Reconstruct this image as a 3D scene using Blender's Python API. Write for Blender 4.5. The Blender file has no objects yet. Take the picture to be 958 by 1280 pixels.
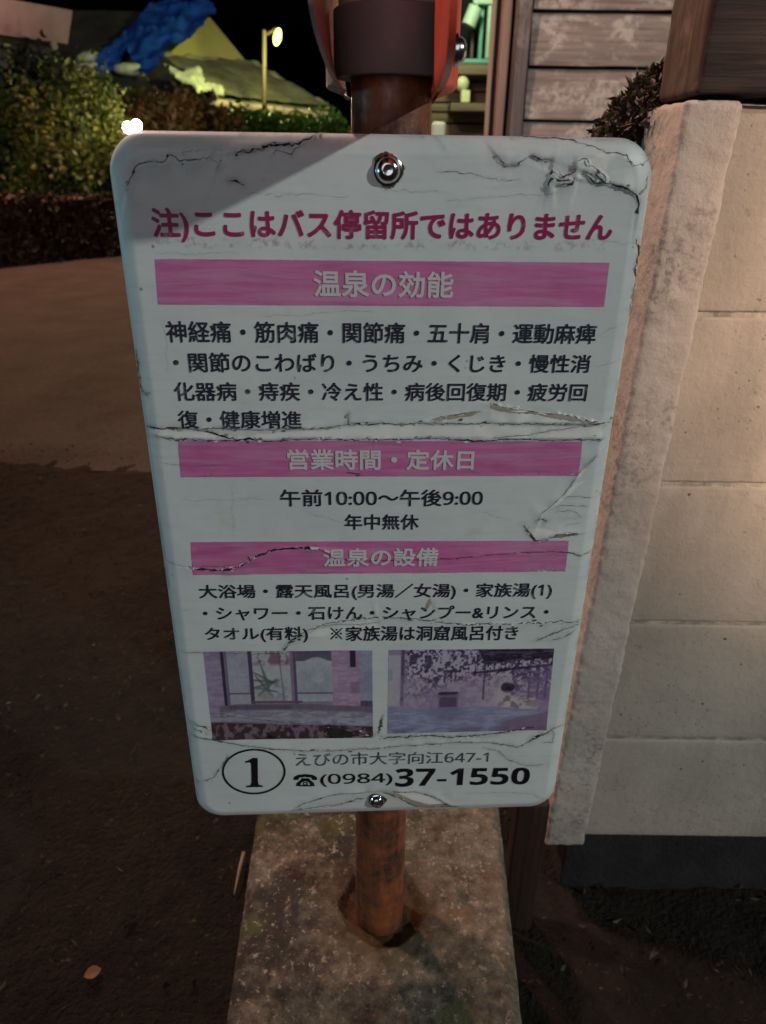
import bpy, bmesh, math, random
import numpy as np
from mathutils import Matrix, Vector

random.seed(7)
RNG = np.random.default_rng(11)
SC = bpy.context.scene
COL = SC.collection
R = math.radians

# ------------------------------------------------------------------ camera
CH = 1.12                      # camera height above the ground
F = 900.0                      # focal length in photo pixels (958 x 1280)
TH, RO = R(25.83), R(0.77)
_f = Vector((0, math.cos(TH), -math.sin(TH)))
_u = Vector((0, math.sin(TH), math.cos(TH)))
_r = Vector((1, 0, 0))
_rr = math.cos(RO) * _r + math.sin(RO) * _u
_uu = -math.sin(RO) * _r + math.cos(RO) * _u
cam_d = bpy.data.cameras.new('camera')
cam = bpy.data.objects.new('camera', cam_d)
COL.objects.link(cam)
cam.matrix_world = Matrix(((_rr.x, _uu.x, -_f.x, 0), (_rr.y, _uu.y, -_f.y, 0), (_rr.z, _uu.z, -_f.z, CH), (0, 0, 0, 1)))
cam_d.sensor_fit = 'VERTICAL'
cam_d.sensor_height = 24
cam_d.sensor_width = 24
cam_d.lens = 24 * F / 1280
cam_d.clip_start = 0.02
cam_d.clip_end = 600
cam_d.dof.use_dof = True
cam_d.dof.focus_distance = 0.565
cam_d.dof.aperture_fstop = cam_d.lens / 2.6
SC.camera = cam

# ------------------------------------------------------------------ night sky, lamps and added fill lights
w = bpy.data.worlds.new('World')
SC.world = w
w.use_nodes = True
nt = w.node_tree
bg = nt.nodes['Background']
sky = nt.nodes.new('ShaderNodeTexSky')
sky.sky_type = 'NISHITA'
sky.sun_disc = False
sky.sun_elevation = R(-4)
sky.sun_rotation = R(200)
nt.links.new(sky.outputs[0], bg.inputs[0])
bg.inputs[1].default_value = 0.06

def aim(o, target):
    d = Vector(target) - o.location
    o.rotation_euler = d.to_track_quat('-Z', 'Y').to_euler()

def sun(strength, angle, direction, col):
    l = bpy.data.lights.new('night_glow', 'SUN')
    l.energy, l.angle, l.color = strength, angle, col
    o = bpy.data.objects.new('night_glow', l)
    COL.objects.link(o)
    o.rotation_euler = Vector(direction).to_track_quat('-Z', 'Y').to_euler()

def point(name, loc, power, col, rad=0.08):
    l = bpy.data.lights.new(name, 'POINT')
    l.energy, l.color, l.shadow_soft_size = power, col, rad
    o = bpy.data.objects.new(name, l)
    o.location = loc
    COL.objects.link(o)
    return o

def spot(name, loc, target, power, col, size, blend=0.5, rad=0.08):
    l = bpy.data.lights.new(name, 'SPOT')
    l.energy, l.color, l.shadow_soft_size = power, col, rad
    l.spot_size, l.spot_blend = R(size), blend
    o = bpy.data.objects.new(name, l)
    o.location = loc
    COL.objects.link(o)
    aim(o, target)
    return o

sun(0.43, R(40), (0.1, 0.95, -0.20), (0.95, 0.93, 1.0))
point('lane_lamp', (3.3, -1.55, 2.82), 315, (0.93, 1.0, 0.95), 0.05)
point('cyan_left_light', (-1.7, 0.25, 0.95), 13, (0.25, 0.8, 1.0), 0.15)  # unseen cool source on the left, tints the board's left rim; no window there
spot('sodium_wall_lamp', (2.3, -3.0, 3.2), (0.84, 0.8, 1.16), 2300, (1.0, 0.64, 0.44), 15, 1.0, 0.1)
spot('siding_fill', (-1.0, 1.25, 3.0), (0.75, 2.0, 1.3), 180, (1.0, 0.69, 0.56), 108, 0.45, 0.08)  # added spot without a fixture, warms the siding and the end post's left face
spot('sodium_road_lamp', (-4.6, 9.2, 6.4), (-2.6, 4.6, 0), 2200, (1.0, 0.46, 0.27), 100, 0.7, 0.12)
spot('fascia_fill', (-2.5, 1.0, 5.0), (-5.8, 11.4, 3.0), 1900, (1.0, 0.58, 0.50), 15, 0.7, 0.12)  # added narrow spot without a fixture, brightens the fascia only
spot('farm_fill', (2.5, 15.0, 5.5), (-5.5, 25.0, 3.0), 1500, (0.95, 1.0, 0.62), 60, 0.8, 0.2)  # added spot without a fixture, brightens the tarpaulin and farmhouse

SC.view_settings.view_transform = 'Standard'
SC.view_settings.look = 'None'
SC.view_settings.exposure = 0
SC.view_settings.gamma = 1
SC.view_settings.use_curve_mapping = False
SC.cycles.use_denoising = True
SC.cycles.max_bounces = 5
SC.cycles.sample_clamp_indirect = 4

# ------------------------------------------------------------------ geometry helpers
def ray(px, py):
    return (_f + _rr * ((px - 479) / F) - _uu * ((py - 640) / F))

CAM = Vector((0, 0, CH))

def at_y(px, py, y):
    d = ray(px, py)
    return CAM + d * (y / d.y)

def at_z(px, py, z):
    d = ray(px, py)
    return CAM + d * ((z - CH) / d.z)

def at_plane(px, py, p, n):
    d = ray(px, py)
    return CAM + d * ((Vector(p) - CAM).dot(n) / d.dot(n))

def hash3(i, j, k, seed):
    n = (i * 374761393 + j * 668265263 + k * 2147483647 + seed * 974634777) & 0xFFFFFFFF
    n = ((n ^ (n >> 13)) * 1274126177) & 0xFFFFFFFF
    n = n ^ (n >> 16)
    return (n & 0xFFFF) / 32767.5 - 1.0

def vnoise(P, scale, seed=0):
    Q = np.asarray(P, float) * scale
    I = np.floor(Q).astype(np.int64)
    T = Q - I
    T = T * T * (3 - 2 * T)
    out = 0
    for dx in (0, 1):
        for dy in (0, 1):
            for dz in (0, 1):
                wgt = (T[:, 0] if dx else 1 - T[:, 0]) * (T[:, 1] if dy else 1 - T[:, 1]) * (T[:, 2] if dz else 1 - T[:, 2])
                out = out + wgt * hash3(I[:, 0] + dx, I[:, 1] + dy, I[:, 2] + dz, seed)
    return out

def fbm(P, scale, seed=0, octs=3):
    a, o, tot = 1.0, 0, 0
    for k in range(octs):
        o = o + a * vnoise(P, scale * 2 ** k, seed + k * 17)
        tot += a
        a *= 0.5
    return o / tot

class MB:
    def __init__(self):
        self.v, self.f, self.m, self.n = [], [], [], 0
    def add(self, verts, faces, mat=0):
        verts = [tuple(p) for p in verts]
        b = self.n
        self.v.extend(verts)
        self.n += len(verts)
        for fc in faces:
            self.f.append(tuple(b + i for i in fc))
            self.m.append(mat)
        return self
    def grid(self, P, nu, nv, mat=0, flip=False):
        """P: array (nv*nu,3), row major"""
        fs = []
        for j in range(nv - 1):
            for i in range(nu - 1):
                a = j * nu + i
                q = (a, a + 1, a + nu + 1, a + nu)
                fs.append(q[::-1] if flip else q)
        return self.add(P, fs, mat)
    def box(self, x0, x1, y0, y1, z0, z1, mat=0, bev=0.0):
        if bev:
            return self.rbox((x0, y0, z0), (x1, y1, z1), bev, mat=mat)
        v = [(x0, y0, z0), (x1, y0, z0), (x1, y1, z0), (x0, y1, z0), (x0, y0, z1), (x1, y0, z1), (x1, y1, z1), (x0, y1, z1)]
        return self.add(v, [(0, 3, 2, 1), (4, 5, 6, 7), (0, 1, 5, 4), (1, 2, 6, 5), (2, 3, 7, 6), (3, 0, 4, 7)], mat)
    def rbox(self, lo, hi, r, cell=None, noise=None, mat=0):
        """rounded box with optional displacement noise(P)->offset along the normal"""
        lo, hi = np.array(lo, float), np.array(hi, float)
        r = min(r, (hi - lo).min() * 0.49)
        def ticks(a, b):
            e = [0, r * 0.3, r * 0.65, r]
            mid = [a + r, b - r]
            if cell:
                k = max(1, int(round((b - a - 2 * r) / cell)))
                mid = list(np.linspace(a + r, b - r, k + 1))
            return np.array([a + q for q in e[:-1]] + mid + [b - q for q in e[:-1]][::-1])
        for ax in range(3):
            u, v = [(1, 2), (2, 0), (0, 1)][ax]
            tu, tv = ticks(lo[u], hi[u]), ticks(lo[v], hi[v])
            for side in (0, 1):
                U, V = np.meshgrid(tu, tv)
                P = np.zeros((U.size, 3))
                P[:, u], P[:, v] = U.ravel(), V.ravel()
                P[:, ax] = hi[ax] if side else lo[ax]
                Q = np.clip(P, lo + r, hi - r)
                D = P - Q
                L = np.linalg.norm(D, axis=1, keepdims=True)
                D = D / np.maximum(L, 1e-9)
                P = Q + D * r
                if noise is not None:
                    P = P + D * noise(P)[:, None]
                self.grid(P, len(tu), len(tv), mat, flip=not side)
        return self
    def tube(self, pts, rad, n=10, mat=0, caps=True):
        pts = [Vector(p) for p in pts]
        rads = rad if isinstance(rad, (list, tuple)) else [rad] * len(pts)
        rings = []
        for i, p in enumerate(pts):
            t = (pts[min(i + 1, len(pts) - 1)] - pts[max(i - 1, 0)]).normalized()
            a = t.cross(Vector((0, 0, 1)) if abs(t.z) < 0.9 else Vector((1, 0, 0))).normalized()
            b = t.cross(a)
            rings.append([p + (a * math.cos(k * 2 * math.pi / n) + b * math.sin(k * 2 * math.pi / n)) * rads[i] for k in range(n)])
        vs = [q for rg in rings for q in rg]
        fs = []
        for i in range(len(pts) - 1):
            for k in range(n):
                fs.append((i * n + k, i * n + (k + 1) % n, (i + 1) * n + (k + 1) % n, (i + 1) * n + k))
        if caps:
            fs.append(tuple(range(n))[::-1])
            fs.append(tuple((len(pts) - 1) * n + k for k in range(n)))
        return self.add(vs, fs, mat)
    def lathe(self, c, prof, axis='z', n=32, mat=0, flip=False):
        """prof: list of (radius, along)"""
        vs, fs = [], []
        for (rr, a) in prof:
            for k in range(n):
                t = 2 * math.pi * k / n
                x, y = rr * math.cos(t), rr * math.sin(t)
                if axis == 'z': p = (c[0] + x, c[1] + y, c[2] + a)
                elif axis == 'y': p = (c[0] + x, c[1] + a, c[2] + y)
                else: p = (c[0] + a, c[1] + x, c[2] + y)
                vs.append(p)
        for i in range(len(prof) - 1):
            for k in range(n):
                q = (i * n + k, i * n + (k + 1) % n, (i + 1) * n + (k + 1) % n, (i + 1) * n + k)
                fs.append(q[::-1] if flip else q)
        return self.add(vs, fs, mat)
    def build(self, name, mats, parent=None, origin=None, smooth=False, sharp=40):
        me = bpy.data.meshes.new(name)
        if origin is None:
            origin = wloc(parent) if parent else Vector((0, 0, 0))
        origin = Vector(origin)
        V = np.array(self.v, float) - np.array(origin)
        me.from_pydata([tuple(p) for p in V], [], self.f)
        mats = mats if isinstance(mats, (list, tuple)) else [mats]
        for m in mats:
            me.materials.append(m)
        me.polygons.foreach_set('material_index', self.m)
        me.polygons.foreach_set('use_smooth', [bool(smooth)] * len(self.f))
        me.update()
        if smooth and sharp:
            me.set_sharp_from_angle(angle=R(sharp))
        o = bpy.data.objects.new(name, me)
        COL.objects.link(o)
        if parent:
            o.parent = parent
            o.location = origin - wloc(parent)
        else:
            o.location = origin
        return o

def wloc(o):
    p = Vector(o.location)
    while o.parent:
        o = o.parent
        p = p + Vector(o.location)
    return p

def tag(o, label=None, cat=None, group=None, kind=None):
    if label: o['label'] = label
    if cat: o['category'] = cat
    if group: o['group'] = group
    if kind: o['kind'] = kind
    return o

def empty(name, loc, label, cat, group=None):
    o = bpy.data.objects.new(name, None)
    o.empty_display_size = 0.1
    o.location = loc
    COL.objects.link(o)
    return tag(o, label, cat, group)

def set_attr(o, name, vals, dom='POINT'):
    a = o.data.attributes.new(name, 'FLOAT', dom)
    a.data.foreach_set('value', np.asarray(vals, dtype=np.float32))

# ------------------------------------------------------------------ materials
class NT:
    """tiny wrapper for node building"""
    def __init__(self, name):
        self.mat = bpy.data.materials.new(name)
        self.mat.use_nodes = True
        self.t = self.mat.node_tree
        self.b = self.t.nodes['Principled BSDF']
        self.co = self.t.nodes.new('ShaderNodeTexCoord').outputs['Object']
    def n(self, typ, **kw):
        nd = self.t.nodes.new(typ)
        for k, v in kw.items(): setattr(nd, k, v)
        return nd
    def link(self, a, b): self.t.links.new(a, b)
    def mapping(self, scale):
        m = self.n('ShaderNodeMapping')
        m.inputs['Scale'].default_value = scale
        self.link(self.co, m.inputs[0])
        return m.outputs[0]
    def noise(self, scale, detail=4, rough=0.55, vec=None, dist=0.0):
        nd = self.n('ShaderNodeTexNoise')
        nd.inputs['Scale'].default_value = scale
        nd.inputs['Detail'].default_value = detail
        nd.inputs['Roughness'].default_value = rough
        nd.inputs['Distortion'].default_value = dist
        self.link(vec or self.co, nd.inputs['Vector'])
        return nd.outputs['Fac']
    def voro(self, scale, vec=None):
        nd = self.n('ShaderNodeTexVoronoi')
        nd.inputs['Scale'].default_value = scale
        self.link(vec or self.co, nd.inputs['Vector'])
        return nd.outputs['Distance']
    def ramp(self, src, a, b, va=0.0, vb=1.0):
        nd = self.n('ShaderNodeMapRange')
        nd.inputs['From Min'].default_value = a
        nd.inputs['From Max'].default_value = b
        nd.inputs['To Min'].default_value = va
        nd.inputs['To Max'].default_value = vb
        self.link(src, nd.inputs['Value'])
        return nd.outputs[0]
    def math(self, op, a, b):
        nd = self.n('ShaderNodeMath', operation=op)
        for i, x in enumerate((a, b)):
            if isinstance(x, (int, float)): nd.inputs[i].default_value = x
            else: self.link(x, nd.inputs[i])
        return nd.outputs[0]
    def mix(self, fac, a, b, blend='MIX'):
        nd = self.n('ShaderNodeMix', data_type='RGBA', blend_type=blend)
        if isinstance(fac, (int, float)): nd.inputs[0].default_value = fac
        else: self.link(fac, nd.inputs[0])
        for i, x in ((6, a), (7, b)):
            if isinstance(x, tuple): nd.inputs[i].default_value = (*x[:3], 1)
            else: self.link(x, nd.inputs[i])
        return nd.outputs[2]
    def attr(self, name):
        return self.n('ShaderNodeAttribute', attribute_name=name)
    def color(self, c):
        if isinstance(c, tuple): self.b.inputs['Base Color'].default_value = (*c[:3], 1)
        else: self.link(c, self.b.inputs['Base Color'])
    def rough(self, v):
        if isinstance(v, (int, float)): self.b.inputs['Roughness'].default_value = v
        else: self.link(v, self.b.inputs['Roughness'])
    def bump(self, h, strength=0.5, dist=0.002):
        nd = self.n('ShaderNodeBump')
        nd.inputs['Strength'].default_value = strength
        nd.inputs['Distance'].default_value = dist
        self.link(h, nd.inputs['Height'])
        self.link(nd.outputs[0], self.b.inputs['Normal'])
    def spec(self, v): self.b.inputs['Specular IOR Level'].default_value = v
    def metal(self, v): self.b.inputs['Metallic'].default_value = v

def simple(name, col, rough=0.6, metal=0.0, var=0.25, scale=8.0, bump=0.0, bdist=0.003, spec=0.4):
    m = NT(name)
    nz = m.noise(scale, 5)
    d = tuple(c * (1 - var) for c in col)
    l = tuple(min(1, c * (1 + var)) for c in col)
    m.color(m.mix(m.ramp(nz, 0.3, 0.7), d, l))
    m.rough(rough); m.metal(metal); m.spec(spec)
    if bump: m.bump(m.noise(scale * 6, 4), bump, bdist)
    return m.mat

def m_enamel():
    m = NT('aged_white_film')
    dirt = m.attr('dirt').outputs['Fac']
    pale = m.attr('pale').outputs['Fac']
    nz = m.noise(9, 6, 0.6)
    fine = m.noise(140, 4, 0.6)
    streak = m.noise(1, 5, 0.6, m.mapping((26, 26, 220)))
    c = m.mix(m.ramp(nz, 0.35, 0.7), (0.56, 0.60, 0.59), (0.66, 0.69, 0.67))
    c = m.mix(m.ramp(streak, 0.5, 0.72, 0, 0.35), c, (0.45, 0.50, 0.50))
    c = m.mix(m.ramp(m.noise(22, 5, 0.65), 0.62, 0.74, 0, 0.45), c, (0.50, 0.46, 0.36))
    c = m.mix(pale, c, (0.80, 0.79, 0.74))
    sp = m.ramp(m.voro(55), 0.05, 0.075, 1, 0)
    sp = m.math('MULTIPLY', sp, m.ramp(m.noise(6, 2), 0.52, 0.6))
    c = m.mix(m.math('MULTIPLY', sp, 0.7), c, (0.12, 0.11, 0.10))
    dd = m.math('MULTIPLY', dirt, m.ramp(fine, 0.35, 0.65))
    c = m.mix(m.math('MINIMUM', dd, 0.9), c, (0.13, 0.11, 0.11))
    m.color(c)
    m.rough(m.ramp(nz, 0.3, 0.7, 0.32, 0.5))
    m.spec(0.35)
    m.bump(m.math('ADD', m.math('MULTIPLY', m.noise(60, 5), 1.0), m.math('MULTIPLY', fine, 0.3)), 0.25, 0.0012)
    return m.mat

FILM = (0.58, 0.62, 0.61)

def m_ink(name, col, wear=0.35, lo=0.55, hi=0.72):
    m = NT(name)
    a = m.noise(120, 5, 0.65)
    b = m.noise(30, 4, 0.6)
    k = m.ramp(m.math('ADD', m.math('MULTIPLY', a, 0.5), m.math('MULTIPLY', b, 0.5)), lo, hi, 0, wear)
    m.color(m.mix(k, col, FILM))
    m.rough(0.45); m.spec(0.3)
    return m.mat

def m_band(name, col):
    m = NT(name)
    st = m.noise(1, 5, 0.65, m.mapping((14, 14, 160)), 0.6)
    cl = m.noise(16, 5, 0.6)
    wear = m.attr('wear').outputs['Fac']
    c = m.mix(m.ramp(cl, 0.35, 0.7), tuple(x * 0.86 for x in col), tuple(min(1, x * 1.12) for x in col))
    c = m.mix(m.ramp(st, 0.44, 0.66, 0, 0.5), c, (0.58, 0.33, 0.48))
    c = m.mix(m.ramp(m.noise(11, 4, 0.6), 0.45, 0.7, 0, 0.5), c, (0.58, 0.27, 0.43))
    c = m.mix(m.ramp(m.noise(1, 5, 0.7, m.mapping((5, 5, 60)), 1.2), 0.52, 0.7, 0, 0.5), c, (0.36, 0.05, 0.19))
    k = m.math('ADD', wear, m.math('MULTIPLY', m.math('SUBTRACT', m.noise(150, 4, 0.7), 0.5), 0.9))
    m.color(c)
    m.link(m.ramp(k, 0.40, 0.62, 1, 0), m.b.inputs['Alpha'])
    m.rough(0.42); m.spec(0.35)
    m.bump(st, 0.15, 0.001)
    return m.mat

def m_photo():
    m = NT('faded_print')
    a = m.attr('print')
    m.color(m.mix(m.ramp(m.noise(90, 5), 0.6, 0.85, 0, 0.2), a.outputs['Color'], (0.42, 0.40, 0.46)))
    m.rough(0.4); m.spec(0.35)
    m.bump(m.noise(50, 4), 0.2, 0.001)
    return m.mat

def m_block():
    m = NT('painted_block')
    big = m.noise(5, 5, 0.6)
    c = m.mix(m.ramp(big, 0.35, 0.68), (0.295, 0.26, 0.22), (0.405, 0.36, 0.305))
    st = m.noise(1, 5, 0.65, m.mapping((9, 9, 2.2)))
    c = m.mix(m.ramp(st, 0.48, 0.68, 0, 0.65), c, (0.22, 0.205, 0.175))
    pits = m.ramp(m.voro(34, None), 0.03, 0.085, 1, 0)
    pits = m.math('MULTIPLY', pits, m.ramp(m.noise(15, 3), 0.47, 0.53))
    p2 = m.math('MULTIPLY', m.ramp(m.voro(110), 0.10, 0.17, 1, 0), m.ramp(m.noise(9, 5), 0.50, 0.60))
    c = m.mix(m.math('MULTIPLY', p2, 0.8), c, (0.07, 0.06, 0.055))
    c = m.mix(pits, c, (0.05, 0.045, 0.04))
    sp = m.ramp(m.noise(75, 4, 0.7), 0.62, 0.7)
    sp = m.math('MULTIPLY', sp, m.ramp(m.noise(4, 4), 0.45, 0.65))
    c = m.mix(m.math('MULTIPLY', sp, 0.75), c, (0.12, 0.11, 0.10))
    m.color(c)
    m.rough(0.85); m.spec(0.2)
    h = m.math('SUBTRACT', m.math('ADD', m.noise(130, 5, 0.65), m.math('MULTIPLY', m.noise(30, 3), 0.7)), m.math('MULTIPLY', pits, 1.2))
    m.bump(h, 0.55, 0.003)
    return m.mat

def m_stucco():
    m = NT('rough_render')
    big = m.noise(7, 5, 0.6)
    c = m.mix(m.ramp(big, 0.35, 0.68), (0.36, 0.315, 0.275), (0.47, 0.415, 0.365))
    fine = m.noise(150, 5, 0.7)
    blot = m.math('MULTIPLY', m.ramp(m.noise(120, 4, 0.7), 0.5, 0.6), m.ramp(m.noise(9, 4), 0.45, 0.62))
    c = m.mix(m.math('MULTIPLY', blot, 0.65), c, (0.16, 0.14, 0.13))
    m.color(c)
    m.rough(0.9); m.spec(0.15)
    m.bump(m.math('ADD', fine, m.math('MULTIPLY', m.noise(70, 3), 0.6)), 0.6, 0.0032)
    return m.mat

def m_rust(name, paint, rust=(0.10, 0.045, 0.02), amount=(0.42, 0.62)):
    m = NT(name)
    a = m.noise(28, 6, 0.7)
    b = m.noise(1, 5, 0.65, m.mapping((40, 40, 7)))
    k = m.ramp(m.math('ADD', m.math('MULTIPLY', a, 0.5), m.math('MULTIPLY', b, 0.5)), amount[0], amount[1])
    r2 = m.mix(m.ramp(m.noise(160, 4, 0.7), 0.4, 0.65), tuple(c * 0.35 for c in rust), rust)
    m.color(m.mix(k, paint, r2))
    m.rough(m.ramp(k, 0, 1, 0.34, 0.75)); m.spec(0.5)
    m.bump(m.math('ADD', m.math('MULTIPLY', a, 1.0), m.math('MULTIPLY', m.noise(200, 3), 0.5)), 0.5, 0.0015)
    return m.mat

def m_wood(name, a, b, c3=None, axis='x', grain=120, rough=0.8, along=3.0, patch=(0.5, 0.62)):
    m = NT(name)
    sc = {'x': (along, grain, grain), 'y': (grain, along, grain), 'z': (grain, grain, along)}[axis]
    g = m.noise(1, 6, 0.65, m.mapping(sc), 0.4)
    c = m.mix(m.ramp(g, 0.35, 0.66), a, b)
    if c3:
        sc2 = tuple(s * 0.12 if s == grain else s * 1.3 for s in sc)
        k = m.math('MULTIPLY', m.ramp(m.noise(1, 5, 0.65, m.mapping(sc2), 0.8), *patch), m.ramp(m.noise(60, 4), 0.35, 0.55))
        c = m.mix(k, c, c3)
    m.color(c)
    m.rough(rough); m.spec(0.25)
    m.bump(g, 0.6, 0.004)
    return m.mat

def m_ground(name, a, b, spk, scale=30, bump=0.9, bd=0.012, thr=(0.62, 0.7)):
    m = NT(name)
    n1 = m.noise(scale * 0.05, 5, 0.6)
    n2 = m.noise(scale, 6, 0.7)
    c = m.mix(m.ramp(n1, 0.35, 0.65), a, b)
    c = m.mix(m.ramp(n2, 0.45, 0.68, 0, 0.6), c, tuple(x * 0.35 for x in a))
    c = m.mix(m.ramp(m.noise(scale * 3, 4, 0.7), *thr), c, spk)
    m.color(c)
    m.rough(0.9); m.spec(0.2)
    m.bump(m.math('ADD', n2, m.math('MULTIPLY', m.noise(scale * 4, 4), 0.5)), bump, bd)
    return m.mat

def m_leaf(name, cols, rough=0.5):
    m = NT(name)
    h = m.attr('hue').outputs['Fac']
    nd = m.n('ShaderNodeValToRGB')
    cr = nd.color_ramp
    while len(cr.elements) < len(cols): cr.elements.new(0.5)
    for i, c in enumerate(cols):
        cr.elements[i].position = i / (len(cols) - 1)
        cr.elements[i].color = (*c, 1)
    m.link(h, nd.inputs[0])
    m.color(nd.outputs[0])
    m.rough(rough); m.spec(0.4)
    return m.mat

def m_emit(name, col, strength):
    m = NT(name)
    m.color(col)
    m.b.inputs['Emission Color'].default_value = (*col, 1)
    m.b.inputs['Emission Strength'].default_value = strength
    return m.mat

def m_base():
    m = NT('mossy_concrete')
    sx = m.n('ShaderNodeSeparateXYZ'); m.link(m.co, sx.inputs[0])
    n1 = m.math('ADD', m.noise(12, 10, 0.78), m.ramp(sx.outputs[0], -0.15, 0.12, 0.05, -0.05))  # left-to-right term paints in the darker side away from the lamp
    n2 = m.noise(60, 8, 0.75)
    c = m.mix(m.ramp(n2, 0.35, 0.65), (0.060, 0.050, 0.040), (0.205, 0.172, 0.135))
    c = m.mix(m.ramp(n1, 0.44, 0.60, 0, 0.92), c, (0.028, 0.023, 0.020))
    c = m.mix(m.math('MULTIPLY', m.ramp(m.noise(14, 5, 0.6), 0.55, 0.66), 0.6), c, (0.075, 0.085, 0.03))
    c = m.mix(m.ramp(m.noise(7, 4, 0.6), 0.6, 0.7, 0, 0.6), c, (0.16, 0.08, 0.035))
    c = m.mix(m.ramp(m.noise(110, 5, 0.75), 0.56, 0.66, 0, 0.8), c, (0.34, 0.29, 0.24))
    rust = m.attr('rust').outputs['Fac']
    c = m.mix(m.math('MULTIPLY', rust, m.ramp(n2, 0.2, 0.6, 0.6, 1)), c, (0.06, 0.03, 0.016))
    m.color(c)
    m.rough(0.92); m.spec(0.15)
    m.bump(m.math('ADD', n2, m.noise(160, 4, 0.7)), 0.8, 0.004)
    return m.mat

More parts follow.
